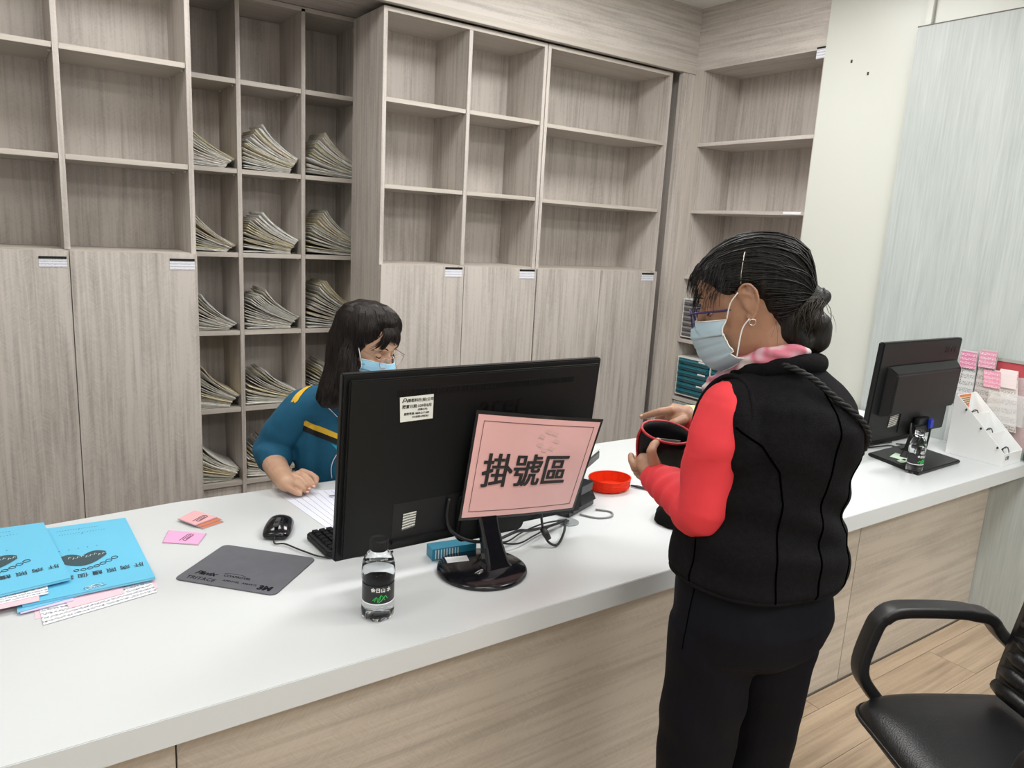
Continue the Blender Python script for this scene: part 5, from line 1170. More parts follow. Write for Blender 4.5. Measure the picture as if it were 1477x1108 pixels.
bm = bmesh.new(); P = [pa(0.076*math.sin(t)-0.006, -0.066*math.cos(t)-0.002, 1.392-0.032*(1-math.cos(t))) for t in [-PI*k/14 for k in range(0, 15)]]
limb(bm, P, [0.008, 0.010, 0.012, 0.015]+[0.018]*3+[0.020]*7+[0.018], 12, 2)
limb(bm, [pa(-0.062, 0.030, 1.340), pa(-0.076, 0.062, 1.318), pa(-0.072, 0.095, 1.290), pa(-0.055, 0.118, 1.25)], [0.022, 0.024, 0.022, 0.016])
limb(bm, [pa(0.0, 0.07, 1.330), pa(-0.01, 0.10, 1.30), pa(-0.03, 0.12, 1.27)], [0.02, 0.02, 0.016])
bm = remesh(bm, 0.0042, 3); wrinkle(bm, lambda p: 0.005*nz(p, 26, 4)+0.0022*math.sin(p.z*260+p.x*90)); obj('scarf', bm, M_scarf, tA, smooth=True, label='pink, white and lilac patterned scarf round the neck')
# head gear
face_mask(HA, M_maskp, tA, 'pale blue pleated face mask with white ear loops', 1.0, 0.3)
M_pur = mat('purple_metal', (0.025, 0.012, 0.09), 0.3, metal=0.2)
specs('glasses', '', HA @ Matrix(((1, 0, 0, 0), (0, 0, 1, 0.107), (0, 1, 0, -0.006), (0, 0, 0, 1))) @ Matrix.Rotation(math.radians(-8), 4, 'X'), M_pur, 0.052, 0.038, temple=0.105, spread=1.0, parent=tA, r=0.0018)
obj('earring', tube([HA @ V((-0.079-0.002*math.sin(a*PI/6), 0.000+0.006*math.cos(a*PI/6), -0.038+0.006*math.sin(a*PI/6))) for a in range(12)], 0.0013, 6, closed=True), M_chrome, tA, smooth=True)
# hair drawn back into a low bun
ZLA = [(0.12, 0.064), (0.075, 0.062), (0.058, 0.050), (0.042, 0.026), (0.024, 0.018), (0.0, 0.030), (-0.018, 0.030), (-0.026, 0.0), (-0.036, -0.040), (-0.06, -0.066), (-0.12, -0.075)]
sst = lambda a, b, x: (lambda t: t*t*(3-2*t))(min(1, max(0, (x-a)/(b-a))))
def offA(p):
    mk = sst(-0.006, 0.008, p.z-lerp_tab(ZLA, p.y)); th = 0.009+0.003*sst(0.0, 0.08, p.z)+0.010*sst(0.02, -0.10, p.y)*sst(-0.06, 0.0, p.z)
    return mk*th-(1-mk)*0.007
bm = bmesh.new(); addring_tube(bm, head_rings(offA)); 
tie = V((0.0, -0.128, -0.030))
limb(bm, [V((0, -0.078, 0.0)), V((0, -0.108, -0.020)), tie], [0.046, 0.026, 0.014])
bmesh.ops.transform(bm, matrix=HA, verts=bm.verts)
TI = HA @ tie; tw = V((0.8, -0.2, -0.3)); bun = V((1.2705, 0.8421, 1.4239))
limb(bm, [TI, V((1.2525, 0.8425, 1.4584)), V((1.2781, 0.8245, 1.4392)), V((1.2774, 0.8251, 1.4076)), V((1.2597, 0.8375, 1.3931))], [0.016, 0.024, 0.022, 0.024, 0.016]); limb(bm, [TI, V((1.2293, 0.8467, 1.4453)), V((1.2262, 0.8488, 1.4242)), V((1.2477, 0.8337, 1.4021))], [0.016, 0.022, 0.024, 0.018])
bm = remesh(bm, 0.0045, 4); wrinkle(bm, lambda p: 0.0035*nz(p, 30, 1)); hA = obj('hair', bm, M_hairA, tA, smooth=True, label='black greying hair tied in a low bun')
rnd = random.Random(3); paths = []
def scalp(d, extra=0.0):
    """point on hair surface for a local direction"""
    d = d.normalized(); lo, hi = 0.0, 0.2
    # march along the rings table
    best = 0.09
    for q in range(18):
        r = lo+(hi-lo)*0.5; p = V((0, -0.005, 0.0))+d*r
        f = lerp_tab([(a[0], a[1]) for a in HR[::-1]], p.z); b_ = lerp_tab([(a[0], a[2]) for a in HR[::-1]], p.z); w_ = lerp_tab([(a[0], a[3]) for a in HR[::-1]], p.z)
        if p.z > 0.106 or p.z < -0.118: inside = False
        else: inside = (p.x/max(w_, 1e-3))**2+(p.y/max(f if p.y > 0 else b_, 1e-3))**2 < 1
        if inside: lo = r
        else: hi = r
    p = V((0, -0.005, 0))+d*lo; return p+d*(offA(p)+extra)
for i in range(1500):
    az = rnd.uniform(-PI, PI)
    # start on the hairline
    for _ in range(30):
        el = rnd.uniform(-0.6, 1.2); d0 = V((math.sin(az)*math.cos(el), math.cos(az)*math.cos(el), math.sin(el))); p0 = scalp(d0)
        if p0.z > lerp_tab(ZLA, p0.y)+0.002: break
    if p0.y < -0.09: continue
    d1 = V((0.0+rnd.uniform(-0.01, 0.01), -0.128, -0.030+rnd.uniform(-0.012, 0.012))).normalized(); P = []; n = 10; lift = rnd.uniform(0.0, 0.003)+(0.006 if rnd.random() < 0.04 else 0); k_ = rnd.uniform(0, 10)
    ang = d0.angle(d1); axs = d0.cross(d1)
    if axs.length < 1e-3: continue
    for j in range(n+1):
        t = j/n; d = Matrix.Rotation(ang*t, 3, axs.normalized()) @ d0; q = scalp(d, lift*math.sin(PI*t)+0.0005)
        if t > 0.75: q = q.lerp(tie, (t-0.75)/0.25*0.8)
        q += V((math.sin(j*1.3+k_), math.cos(j*1.1+k_), math.sin(j*0.9+k_)))*0.0006; P.append(HA @ q)
    paths.append((P, rnd.uniform(0.7, 1.5)))
# loose short hair over the forehead and temple
for i in range(420):
    az = rnd.uniform(-1.3, 1.3); el = rnd.uniform(0.35, 0.9); d0 = V((math.sin(az)*math.cos(el), math.cos(az)*math.cos(el), math.sin(el))); p0 = scalp(d0); L_ = rnd.uniform(0.02, 0.05); P = []; out = V((d0.x, abs(d0.y)+0.5, 0.15)).normalized()
    for j in range(6):
        t = j/5; P.append(HA @ (p0+out*L_*t*0.62+V((rnd.uniform(-0.001, 0.001), 0, -L_*0.9*t*t))))
    paths.append((P, 0.55))
s1 = obj('hair_strand', strandmesh(paths, 0.0010), M_hairA, hA, smooth=True); s1['kind'] = 'stuff'
paths = []
ctr = V((1.2591, 0.8379, 1.4274))
for i in range(900):
    a = rnd.uniform(0, 2*PI); P = [TI.copy()]; u = V((rnd.gauss(0, 1), rnd.gauss(0, 1), rnd.gauss(0, 1))).normalized(); r0 = rnd.uniform(0.036, 0.054)
    wild = rnd.random() < 0.10; a1 = rnd.uniform(1.2, 2.6); nrm = V((0.45, 0.70, 0.1))+V((rnd.gauss(0, 0.35), rnd.gauss(0, 0.35), rnd.gauss(0, 0.35))); nrm.normalize(); st = TI-ctr
    for j in range(1, 9):
        t = j/8; d = Matrix.Rotation(-a1*t*1.0, 3, nrm) @ st.normalized(); rr = st.length*(1-t)+r0*t
        p = ctr+d*rr+V((rnd.gauss(0, 1), rnd.gauss(0, 1), rnd.gauss(0, 1)))*0.0012
        if wild: p += (d+V((0, 0, 0.3)))*0.035*t*t*rnd.uniform(0.6, 1)
        P.append(p)
    paths.append((P, 0.5 if wild else 0.8))
s2 = obj('hair_strand', strandmesh(paths, 0.0010), M_hairG, hA, smooth=True, label='brownish loose ends of the bun'); s2['kind'] = 'stuff'
obj('hair_pin', tube([HA @ scalp(V((-0.95, 0.10-0.25*t, 0.40+0.75*t)), 0.004) for t in (0, 0.25, 0.5, 0.75, 1.0)], 0.0010, 6), mat('pin_grey', (0.35, 0.33, 0.3), 0.3, metal=1), tA, label='thin silver hair pin')
obj('hair_tie', tube([TI+V((0.014*math.cos(a*PI/6)*0.5, 0.014*math.cos(a*PI/6)*0.6, 0.014*math.sin(a*PI/6))) for a in range(12)], 0.004, 8, closed=True), M_blkm, tA, smooth=True)

# wallet: open black pouch with a red edge, held in both hands
wt = thing('wallet', 'open black wallet with red edging held in both hands by the customer', 'wallet', (1.2026, 1.1101, 1.1224))
M_wl = mat('wallet_black', (0.003, 0.003, 0.005), 0.5, spec=0.25, bump=0.3, bscale=300); M_wr = mat('wallet_red', (0.42, 0.012, 0.02), 0.4)
Wo = V((1.2133, 1.1209, 1.1261)); wx = V((0.80, -0.58, 0.0)); wz = V((-0.22, -0.30, 0.93)).normalized(); wx = (wx-wz*wx.dot(wz)).normalized(); wy = wz.cross(wx).normalized()
def wp(a, b_, c): return Wo+wx*a+wy*b_+wz*c
def shell(th, off):
    bm = bmesh.new(); rg = []
    for (t, w_, d_) in ((-0.060, 0.034, 0.008), (-0.050, 0.050, 0.014), (-0.01, 0.058, 0.026), (0.02, 0.060, 0.036), (0.042, 0.056, 0.040)):
        rg.append([wp((w_-off)*math.cos(2*PI*k/24), (d_-off)*math.sin(2*PI*k/24), t+off*0.5+0.012*math.cos(2*PI*k/24)*-0.6) for k in range(24)])
    return bm, rg
bm, rg = shell(0, 0); bm2, rg2 = shell(0, 0.0025); bm2.free()
addring_tube(bm, rg+rg2[::-1]); obj('pouch', bm, M_wl, wt, smooth=True)
obj('red_edge', tube(rg[-1], 0.0028, 8, 2, closed=True), M_wr, wt, smooth=True)
obj('red_edge', tube([wp(-0.0565, -0.001, 0.050), wp(-0.0615, 0, 0.025), wp(-0.059, 0, -0.01), wp(-0.051, 0, -0.048)], 0.0032, 8, 3), M_wr, wt, smooth=True)
obj('banknote', quad([wp(-0.02, 0.003, 0.022), wp(0.034, 0.003, 0.018), wp(0.034, 0.002, -0.03), wp(-0.02, 0.002, -0.03)], th=0.0006), mat('note_grey', (0.45, 0.40, 0.36), 0.6), wt)
# black bag lying on the counter behind her
bg = thing('handbag', "black felt bag lying on the worktop in front of the customer's waist", 'bag', (1.66, 1.42, TZ))
bm = bmesh.new(); rr = []
for (x, w_, h) in ((1.562, 0.020, 0.022), (1.575, 0.045, 0.046), (1.61, 0.075, 0.066), (1.68, 0.095, 0.082), (1.76, 0.095, 0.08), (1.80, 0.07, 0.05)):
    rr.append([V((x, 1.425-(x-1.56)*0.1+w_*c, TZ+0.001+max(0, h*s))) for c, s in [(math.cos(a), math.sin(a)) for a in [PI*k/10 for k in range(11)]]])
addring_tube(bm, rr); bm = remesh(bm, 0.006, 3); wrinkle(bm, lambda p: 0.006*nz(p, 16, 2)*(1 if p.z > TZ+0.02 else 0)); obj('bag_body', bm, mat('felt_black', (0.006, 0.006, 0.006), 0.95, spec=0.1), bg, smooth=True)
obj('bag_cord', tube([(1.60, 1.33, TZ+0.004), (1.66, 1.315, TZ+0.004), (1.72, 1.33, TZ+0.005), (1.78, 1.36, TZ+0.006)], 0.004, 8, 4), M_blkm, bg, smooth=True)

# ------------------------------------------------------------------ the clerk, seated behind the counter
FB = V((0.30, -0.954, 0)); BB = V((0.970, 2.44, 0))
MB_ = Matrix(((FB.y, FB.x, 0, BB.x), (-FB.x, FB.y, 0, BB.y), (0, 0, 1, 0), (0, 0, 0, 1)))
pb = lambda x, y, z: MB_ @ V((x, y, z))
hfb = V((0.46, -0.885, -0.40)).normalized()
HB = basis((0.9524, 2.1424, 1.2155), (-0.885, -0.46, 0.0), hfb)
tB = thing('person', 'clerk in blue polo with yellow stripes, mask and glasses, seated behind the large monitor', 'person', (BB.x, BB.y, 0))
shR_ = V((0.8092, 2.3166, 0.9877)); elR_ = V((0.7395, 2.4146, 0.8171)); wrR_ = V((0.6930, 2.1302, 0.8000))
nB = V((0.9099, 2.2457, 1.0408)); shL_ = nB+V((0.165, 0.04, -0.045)); elL_ = shL_+V((0.06, -0.03, -0.23)); wrL_ = V((1.12, 2.10, 0.80))
bm = bmesh.new()
LEAN = Matrix(((1, 0, 0, 0), (0, 1, 0.22, -0.10), (0, 0, 1, 0), (0, 0, 0, 1)))
MBL = MB_ @ LEAN
rings(bm, MBL, [(0.50, 0.15, 0.11, 0, 0, 1), (0.6, 0.155, 0.11, 0, 0, 1), (0.75, 0.14, 0.105, 0, 0, 1), (0.9, 0.14, 0.105, 0, 0, 1), (0.98, 0.135, 0.09, 0, 0, 1), (1.04, 0.07, 0.06, 0, 0.0, 1)])
ntB = HB @ V((0, -0.025, -0.065)); limb(bm, [nB+V((0, 0.01, -0.05)), nB, ntB], [0.045, 0.044, 0.050], 20)
add_head(bm, HB, ear=False)
limb(bm, [shR_, elR_, wrR_], [0.045, 0.047, 0.027]); limb(bm, [shL_, elL_, wrL_], [0.045, 0.042, 0.027])
for s in (-1, 1):
    limb(bm, [pb(s*0.09, 0, 0.53), pb(s*0.10, 0.36, 0.50), pb(s*0.10, 0.38, 0.10)], [0.08, 0.055, 0.036]); limb(bm, [pb(s*0.10, 0.37, 0.045), pb(s*0.10, 0.50, 0.035)], [0.03, 0.028])
# right hand resting on the counter, fingers gathered
palm(bm, [(wrR_, 0.026, 0.020), (V((0.7119, 2.1491, 0.8000)), 0.030, 0.021), (V((0.7329, 2.1605, 0.8000)), 0.032, 0.020), (V((0.7441, 2.1617, 0.7980)), 0.024, 0.015)], 0, 0, (V((0.55, 0.80, 0.25)).normalized(), V((-0.1, -0.25, 0.96))))
seg(bm, [V((0.7438, 2.1672, 0.8120)), V((0.7522, 2.1415, 0.8120)), V((0.7636, 2.1247, 0.8000)), V((0.7712, 2.1155, 0.7840))], [0.0110, 0.0105, 0.0095, 0.0080])
seg(bm, [V((0.7223, 2.1483, 0.8120)), V((0.7359, 2.1257, 0.8060)), V((0.7455, 2.1103, 0.7940)), V((0.7554, 2.1079, 0.7800))], [0.0112, 0.0108, 0.0098, 0.0080])
seg(bm, [V((0.7026, 2.1274, 0.8060)), V((0.7199, 2.1162, 0.7960)), V((0.7334, 2.1061, 0.7840)), V((0.7482, 2.1057, 0.7730))], [0.0110, 0.0105, 0.0095, 0.0080])
seg(bm, [V((0.6868, 2.1115, 0.7960)), V((0.6986, 2.1032, 0.7860)), V((0.7124, 2.1004, 0.7760)), V((0.7229, 2.0942, 0.7720))], [0.0105, 0.0095, 0.0085, 0.0075])
seg(bm, [V((0.7694, 2.2095, 0.8000)), V((0.7913, 2.1955, 0.7920)), V((0.8032, 2.1788, 0.7840)), V((0.7921, 2.1548, 0.7750))], [0.0125, 0.0115, 0.0100, 0.0085])
hand(bm, wrL_, (0.1, -0.98, -0.05), (0, 0, 1), -1, (0.25, 0.3, 0.3, 0.35), 0.3)
bm = remesh(bm, 0.0034, 3, 0.5); face_detail(bm, HB); obj('body', bm, M_skB, tB, smooth=True, label='fair skin of face, forearm and hand')
M_nail2 = mat('nail_pink', (0.68, 0.40, 0.34), 0.25)
for p in ((0.7516, 2.0943, 0.7850), (0.7672, 2.1015, 0.7880), (0.7444, 2.0920, 0.7770)):
    b_ = bmesh.new(); ball(b_, p, 0.0058, (1, 1, 0.6), seg=12); obj('nail', b_, M_nail2, tB, smooth=True)
eyes(HB, M_skB, tB, 0.62)
# polo shirt
M_polo = mat('polo_blue', (0.002, 0.088, 0.172), 0.8, bump=0.2, bscale=900, var=0.08, vscale=14); M_yel = mat('stripe_yellow', (0.72, 0.44, 0.03), 0.7); M_aqua = mat('panel_aqua', (0.012, 0.30, 0.42), 0.7)
bm = bmesh.new()
rings(bm, MBL, [(0.50, 0.19, 0.15, 0, 0.02, 0.95), (0.62, 0.20, 0.16, 0, 0.02, 0.95), (0.75, 0.185, 0.15, 0, 0.015, 0.95), (0.86, 0.180, 0.15, 0, 0.015, 0.95), (0.94, 0.178, 0.142, 0, 0.01, 0.95), (1.0, 0.170, 0.115, 0, 0.0, 1), (1.035, 0.125, 0.085, 0, 0, 1), (1.055, 0.075, 0.065, 0, 0.0, 1)])
limb(bm, [nB+V((0, 0.01, -0.035)), nB.lerp(shR_, 0.6)+V((0, 0, -0.012)), shR_+V((0.006, 0, -0.002))], [0.06, 0.062, 0.058]); limb(bm, [nB+V((0, 0.01, -0.035)), shL_], [0.06, 0.058])
limb(bm, [shR_, shR_.lerp(elR_, 0.5)+V((-0.006, 0, 0)), elR_+V((-0.004, 0.0, 0.004)), elR_.lerp(wrR_, 0.22)], [0.058, 0.064, 0.061, 0.057], 24, 5)
limb(bm, [shL_, elL_, elL_.lerp(wrL_, 0.15)], [0.06, 0.062, 0.06], 24, 5)
limb(bm, [shR_+V((0.06, 0.01, -0.03)), shR_+V((0.05, 0.02, -0.12)), shR_+V((0.05, 0.02, -0.26))], [0.055, 0.07, 0.07])
bm = remesh(bm, 0.005, 5)
def wr_p(p):
    d = (p-shR_).length
    k = 0.004*nz(p, 10, 3)+0.0042*math.sin(p.z*75+p.x*45+6*nz(p, 6, 5))*max(0, 1-(p-elR_).length/0.17)
    k += 0.0042*math.sin((p.z*0.8-p.x)*55+5*nz(p, 5, 1))*max(0, 1-(p-V((0.85, 2.22, 0.95))).length/0.2)
    return k
wrinkle(bm, wr_p); bmP = bm.copy(); BVP = BVHTree.FromBMesh(bm); pol = obj('polo_shirt', bm, M_polo, tB, smooth=True)
def patch(src, planes, off, m, name, parent, keep=None):
    b = src.copy()
    for co, no in planes: bmesh.ops.bisect_plane(b, geom=b.verts[:]+b.edges[:]+b.faces[:], plane_co=V(co), plane_no=V(no), clear_outer=True)
    if keep: bmesh.ops.delete(b, geom=[f for f in b.faces if not keep(f.calc_center_median(), f.normal)], context='FACES')
    b.normal_update()
    for v, n in [(v, v.normal.copy()) for v in b.verts]: v.co += n*off
    return obj(name, b, m, parent, smooth=True)
toCam = V((-0.40, -0.90, 0.2)).normalized(); L3 = V((0.954, 0.30, 0))
def hitp(P_, o=0.0):
    d = (V(P_)-V((0, 0, 1.58))).normalized(); h = BVP.ray_cast(V((0, 0, 1.58)), d); return (h[0]+h[1]*o) if h[0] else V(P_)
q0 = hitp((0.7974, 2.1292, 0.9594)); up = (V((0, 0, 1))+L3*0.62).normalized()
front = lambda c, n: n.dot(FB) > 0.05 and (c-elR_).length > 0.09
r0 = V((0.7724, 2.2691, 0.9677)); patch(bmP, [(q0+up*0.006, up), (q0-up*0.010, -up)], 0.0018, M_yel, 'yellow_stripe', pol, lambda c, n: n.dot(FB) > -0.3 and (c-shR_).dot(L3) > -0.022)
patch(bmP, [(q0-up*0.010, up), (q0-up*0.026, -up)], 0.0017, M_blkm, 'black_stripe', pol, lambda c, n: n.dot(FB) > 0.0 and (c-shR_).dot(L3) > -0.02)
s0 = V((0.8275, 2.3037, 1.0715)); sd = FB.copy(); patch(bmP, [(s0+sd*0.010, sd), (s0-sd*0.010, -sd)], 0.0018, M_yel, 'yellow_stripe', pol, lambda c, n: n.z > 0.5 and c.z > 0.95 and -0.065 < (c-s0).dot(L3) < 0.06)
patch(bmP, [(hitp((0.8393, 2.0997, 0.8923)), (-L3-V((0, 0, 0.45))).normalized()), (q0-up*0.03, up)], 0.0016, M_aqua, 'side_panel', pol, lambda c, n: n.dot(FB) > 0.2)
lan = []
for (x_, y_) in ((462,578), (475,588), (486,598), (489,625), (487,650), (478,668), (479,688)): pass
for P_ in ((0.7262, 1.9347, 1.0907), (0.7465, 1.9204, 1.0726), (0.7638, 1.9082, 1.0522)), ((0.7278, 1.8112, 0.9824), (0.7175, 1.8185, 0.9588), (0.7131, 1.8216, 0.9354), (0.7148, 1.8204, 0.9085)):
    Q = []
    for p_ in P_:
        d = (V(p_)-V((0, 0, 1.58))).normalized(); h = BVP.ray_cast(V((0, 0, 1.58)), d)
        if h[0]: Q.append(h[0]+h[1]*0.003)
    if len(Q) > 1: obj('piping', tube(Q, 0.0013, 6, 4), M_strap, pol, smooth=True)
bmP.free()
bm = bmesh.new(); P = [nB+V((0.070*math.sin(t), 0.060*math.cos(t)+0.004, -0.004+0.016*math.cos(t))) for t in [2*PI*k/20 for k in range(20)]]
addtube(bm, smoothpts(P, 2, True), 0.013, 10, closed=True); obj('shirt_collar', bm, M_polo, tB, smooth=True)
bm = bmesh.new()
for s in (-1, 1): limb(bm, [pb(s*0.09, -0.02, 0.53), pb(s*0.105, 0.36, 0.505), pb(s*0.10, 0.38, 0.12)], [0.10, 0.075, 0.065])
ball(bm, pb(0, -0.01, 0.54), 0.12, (1.4, 1, 0.75)); bm = remesh(bm, 0.008, 4); obj('trousers', bm, M_tr, tB, smooth=True)
for s in (-1, 1):
    bm = bmesh.new(); MS = MB_ @ Matrix.Translation((s*0.10, 0.42, 0)); rr = []
    for (y, w_, h) in ((-0.095, 0.022, 0.05), (-0.085, 0.034, 0.07), (-0.03, 0.037, 0.08), (0.03, 0.042, 0.06), (0.09, 0.044, 0.045), (0.13, 0.032, 0.035), (0.145, 0.015, 0.02)):
        rr.append([MS @ V((w_*c, y, max(0.003, h*sn))) for c, sn in ((-0.9, 0), (-1, 0.3), (-0.8, 0.75), (0, 1), (0.8, 0.75), (1, 0.3), (0.9, 0))])
    addring_tube(bm, rr); subd(bm, 1, 'shoe', M_shoe, tB)
face_mask(HB, M_mask, tB, 'light blue pleated face mask', 1.02, 1.0)
M_gold = mat('rose_gold', (0.55, 0.36, 0.28), 0.3, metal=0.8)
specs('glasses', '', HB @ Matrix(((1, 0, 0, 0), (0, 0, 1, 0.104), (0, 1, 0, -0.008), (0, 0, 0, 1))), M_gold, 0.050, 0.040, temple=0.105, parent=tB, r=0.0011)
# hair: long bob with a thin fringe
def offB(p):
    face = sst(0.012, 0.034, p.y)*sst(0.072, 0.052, abs(p.x)*0.9+max(0, p.z-0.03)*0.45)*sst(0.090, 0.074, p.z)
    low = sst(-0.10, -0.06, p.z) if p.y > 0 else 1
    mk = (1-face)*low; th = 0.015+0.007*sst(0.0, 0.09, p.z)-0.006*sst(0.02, 0.07, p.y)+0.006*sst(0, -0.08, p.y)
    return mk*th-(1-mk)*0.008
bm = bmesh.new(); addring_tube(bm, head_rings(offB)); bmesh.ops.transform(bm, matrix=HB, verts=bm.verts)
HBl = Matrix.Translation(HB.translation) @ basis((0, 0, 0), (-0.885, -0.46, 0.0), (0.46, -0.885, 0))
rings(bm, HBl, [(0.055, 0.076, 0.070, 0, -0.038, 1), (0.02, 0.090, 0.078, 0, -0.044, 1), (-0.03, 0.097, 0.082, 0, -0.046, 1), (-0.08, 0.104, 0.080, 0, -0.050, 1), (-0.13, 0.122, 0.078, 0.006, -0.054, 1), (-0.170, 0.130, 0.072, 0.014, -0.054, 1), (-0.195, 0.118, 0.055, 0.018, -0.05, 1)], 32)
limb(bm, [HBl @ V((0.098, 0.000, -0.02)), HBl @ V((0.107, 0.004, -0.10)), HBl @ V((0.105, 0.012, -0.185))], [0.020, 0.028, 0.016]); limb(bm, [HBl @ V((-0.092, 0.000, -0.02)), HBl @ V((-0.100, 0.004, -0.10)), HBl @ V((-0.10, 0.012, -0.17))], [0.018, 0.026, 0.016])
limb(bm, [HBl @ V((0.086, 0.012, -0.05)), HBl @ V((0.090, 0.030, -0.12)), HBl @ V((0.082, 0.045, -0.20))], [0.014, 0.024, 0.018]); limb(bm, [HBl @ V((0.06, -0.02, -0.16)), HBl @ V((0.05, 0.03, -0.19))], [0.04, 0.024])
bm = remesh(bm, 0.005, 5); wrinkle(bm, lambda p: 0.0045*noise.noise(V((p.x*45, p.y*45, p.z*7)))); BVH_ = BVHTree.FromBMesh(bm); hB = obj('hair', bm, M_hairB, tB, smooth=True, label='dark brown shoulder-length hair with a thin fringe')
paths = []; rnd = random.Random(5); crown = HBl @ V((-0.006, -0.012, 0.0))
for i in range(1500):
    az = rnd.uniform(-PI, PI); P = []; zend = rnd.uniform(-0.20, -0.15); frontal = abs(az) < 0.62
    if frontal: zend = rnd.uniform(0.028, 0.062) if rnd.random() < 0.92 else 0.02
    elif abs(az) < 1.0: zend = rnd.uniform(-0.02, 0.03)
    n = 14; ph = rnd.uniform(0, 6); top = 0.115
    for j in range(n+1):
        t = j/n; z = top+(zend-top)*t**0.9
        sw = 0.10*t*t*math.sin(ph)
        d = V((math.sin(az+sw), math.cos(az+sw), 0)); src = HBl @ (V((0, -0.02, z))+d*0.3); h = BVH_.ray_cast(src, -(HBl.to_3x3() @ d))
        if not h[0] or (h[0]-(HBl @ V((0, -0.02, z)))).length > 0.15: continue
        if P and (h[0]-P[-1]).length > 0.04: continue
        P.append(h[0]+h[1]*0.0012+V((math.sin(j+ph), math.cos(j*1.2+ph), 0))*0.0007)
    if len(P) > 4: paths.append((P, rnd.uniform(0.7, 1.4)))
# fringe in tufts lying on the forehead
for i in range(260):
    x0 = rnd.choice([-0.052, -0.040, -0.026, -0.008, 0.006, 0.022, 0.034, 0.046, 0.055])+rnd.gauss(0, 0.005); P = []; ln = rnd.uniform(0.5, 1.0)*(1.1 if abs(x0) > 0.03 else 0.7)
    for j in range(8):
        t = j/7; z = 0.088-0.070*t*ln; x = x0*(0.55+0.5*t)+0.006*t*math.sin(x0*90); f = lerp_tab([(a[0], a[1]) for a in HR[::-1]], z); w_ = lerp_tab([(a[0], a[3]) for a in HR[::-1]], z)
        y = f*math.sqrt(max(0.02, 1-(x/w_)**2))+0.012-0.006*t; P.append(HB @ V((x, y, z)))
    paths.append((P, 0.85))
s3 = obj('hair_strand', strandmesh(paths, 0.0011), M_hairB, hB, smooth=True); s3['kind'] = 'stuff'
# stool under the clerk
t = thing('office_stool', 'black upholstered office stool under the seated clerk, behind the counter', 'stool', (BB.x, BB.y, 0))
obj('seat', lathe([(0.19, 0), (0.21, 0.015), (0.21, 0.04), (0.18, 0.06)], 32, (BB.x, BB.y-0.02, 0.365)), M_blkm, t); obj('column', lathe([(0.025, 0), (0.025, 0.30)], 16, (BB.x, BB.y, 0.075)), M_chrome, t)
for k in range(5):
    a = k*2*PI/5; g = obj('leg', tube([(BB.x, BB.y, 0.085), (BB.x+0.26*math.cos(a), BB.y+0.26*math.sin(a), 0.055)], [0.02, 0.013], 8), M_blkm, t); obj('caster', lathe([(0.022, 0), (0.022, 0.04)], 12, (BB.x+0.26*math.cos(a), BB.y+0.26*math.sin(a), 0.003)), M_blkm, g)

# ------------------------------------------------------------------ black armchair at the lower right
M_lea = mat('black_leather', (0.004, 0.004, 0.005), 0.33, bump=0.35, bscale=260, spec=0.45); M_armp = mat('arm_plastic', (0.010, 0.010, 0.011), 0.38, bump=0.15, bscale=700)
cf = V((-0.86, 0.51, 0)); O = V((1.922, 0.575, 0))
MC_ = Matrix(((cf.y, cf.x, 0, O.x), (-cf.x, cf.y, 0, O.y), (0, 0, 1, 0), (0, 0, 0, 1)))   # x = right hand side of the sitter, y forward
t = thing('office_chair', 'black leather office armchair with ribbed back at the lower right', 'chair', (O.x, O.y, 0))
pc = lambda x, y, z: MC_ @ V((x, y, z))
bm = bmesh.new(); rr = []
for (y, w_, zt, zb) in ((-0.24, 0.19, 0.435, 0.40), (-0.22, 0.225, 0.462, 0.395), (-0.12, 0.25, 0.462, 0.385), (0.0, 0.255, 0.460, 0.38), (0.12, 0.255, 0.460, 0.38), (0.20, 0.25, 0.452, 0.375), (0.245, 0.235, 0.432, 0.37), (0.262, 0.20, 0.41, 0.375)):
    zt -= 0.012; y = y+0.02 if y > 0.1 else y; rr.append([pc(x, y, z) for x, z in ((-w_, (zt+zb)/2), (-w_*0.97, zt-0.022), (-w_*0.9, zt-0.004), (-w_*0.5, zt), (0, zt-0.004), (w_*0.5, zt), (w_*0.9, zt-0.004), (w_*0.97, zt-0.022), (w_, (zt+zb)/2), (w_*0.95, zb+0.01), (0, zb), (-w_*0.95, zb+0.01))])
addring_tube(bm, rr); subd(bm, 2, 'seat', M_lea, t)
obj('seat_piping', tube([pc(x, y, 0.392) for x, y in roundrect(-0.253, 0.253, -0.235, 0.278, 0.07, 6)], 0.006, 8, closed=True), M_lea, t, smooth=True)
def backpt(x, s, off=0.0):    # s 0..1 up the back
    return pc(x, -0.10-0.10*s-0.02*math.sin(s*PI)+off+0.03*(x/0.24)**2, 0.46+0.50*s)
b0 = bmesh.new(); rr = []
for k in range(13):
    s = k/12; w_ = 0.225+0.02*math.sin(s*PI)-(0.03 if k in (0, 12) else 0)
    rr.append([backpt(x, s, o_) for x, o_ in ((-w_, -0.01), (-w_*0.9, 0.016), (-w_*0.4, 0.02), (0, 0.02), (w_*0.4, 0.02), (w_*0.9, 0.016), (w_, -0.01), (w_*0.6, -0.03), (0, -0.032), (-w_*0.6, -0.03))])
addring_tube(b0, rr); subd(b0, 1, 'backrest', M_lea, t)
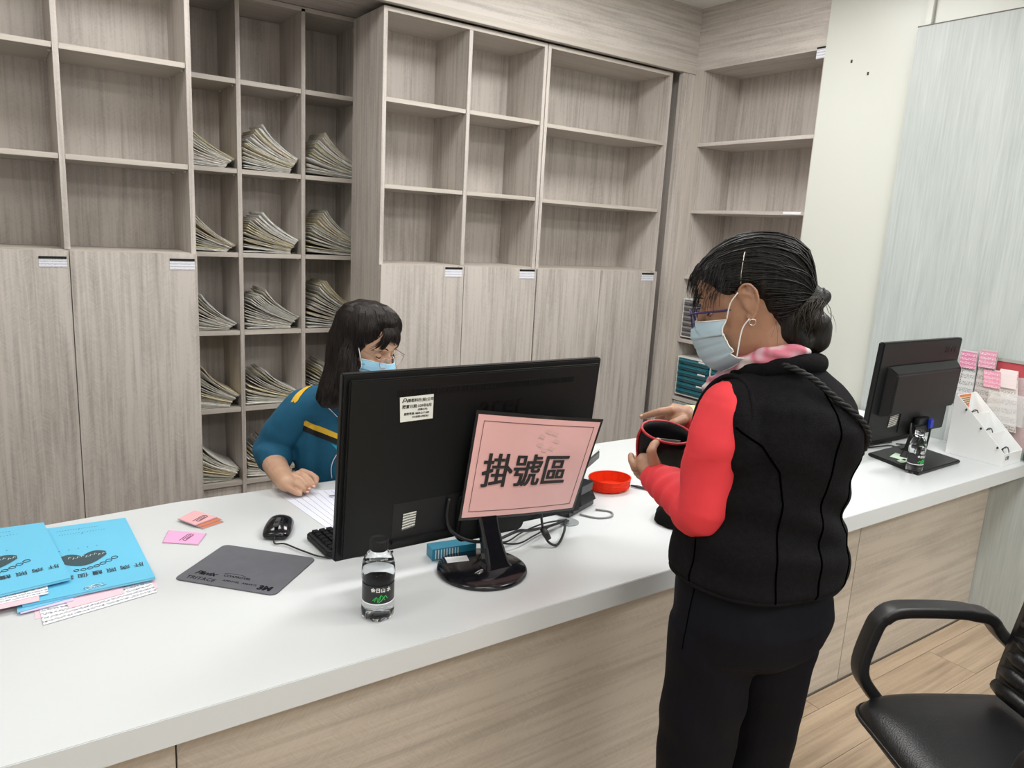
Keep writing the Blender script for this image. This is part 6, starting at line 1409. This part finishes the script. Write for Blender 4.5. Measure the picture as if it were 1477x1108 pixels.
for k in range(11):
    s = 0.05+k*0.085; bm = bmesh.new(); addtube(bm, [backpt(x, s, 0.012-0.006*(abs(x)/0.22)**4*3) for x in [-0.205+0.41*i/12 for i in range(13)]], [0.016]+[0.023]*11+[0.016], 10); obj('rib_cushion', bm, M_lea, t, smooth=True)
for s in (-1, 1):   # looped armrests
    x = s*0.275
    path = [pc(s*0.235, 0.17, 0.38), pc(x, 0.20, 0.410), pc(x, 0.245, 0.485), pc(x, 0.225, 0.60), pc(x, 0.205, 0.635), pc(x, 0.17, 0.654), pc(x, 0.09, 0.658), pc(x, 0.0, 0.656), pc(x, -0.04, 0.650), pc(x*0.99, -0.085, 0.640), pc(x*0.96, -0.12, 0.60), pc(x*0.86, -0.15, 0.57)]
    P = smoothpts(path, 6); rg = []
    n_ = len(P)
    for i, p in enumerate(P):
        d = (P[min(i+1, n_-1)]-P[max(i-1, 0)]).normalized(); sx = MC_.to_3x3() @ V((1, 0, 0)); nn = sx.cross(d).normalized(); u = i/n_
        a = 0.028 if 0.35 < u < 0.85 else 0.025; b_ = 0.0155 if u > 0.1 else 0.016
        rg.append([p+sx*xx+nn*yy for xx, yy in roundrect(-a, a, -b_, b_, 0.007, 3)])
    bm = bmesh.new(); addring_tube(bm, rg); obj('armrest', bm, M_armp, t, smooth=True)
obj('seat_pan', prism(roundrect(-0.2, 0.2, -0.2, 0.2, 0.04), 0.345, 0.375, MC_), M_blkm, t)
obj('column', lathe([(0.028, 0.0), (0.028, 0.16), (0.022, 0.161), (0.022, 0.27)], 20, (O.x, O.y, 0.08)), M_chrome, t)
for k in range(5):
    a = k*2*PI/5+0.3; g = obj('leg', tube([(O.x, O.y, 0.10), (O.x+0.15*math.cos(a), O.y+0.15*math.sin(a), 0.085), (O.x+0.30*math.cos(a), O.y+0.30*math.sin(a), 0.062)], [0.026, 0.02, 0.014], 10), M_chrome, t, smooth=True)
    obj('caster', tube([(O.x+0.30*math.cos(a)-0.022*math.sin(a), O.y+0.30*math.sin(a)+0.022*math.cos(a), 0.027), (O.x+0.30*math.cos(a)+0.022*math.sin(a), O.y+0.30*math.sin(a)-0.022*math.cos(a), 0.027)], 0.026, 16), M_blkm, g, smooth=True)
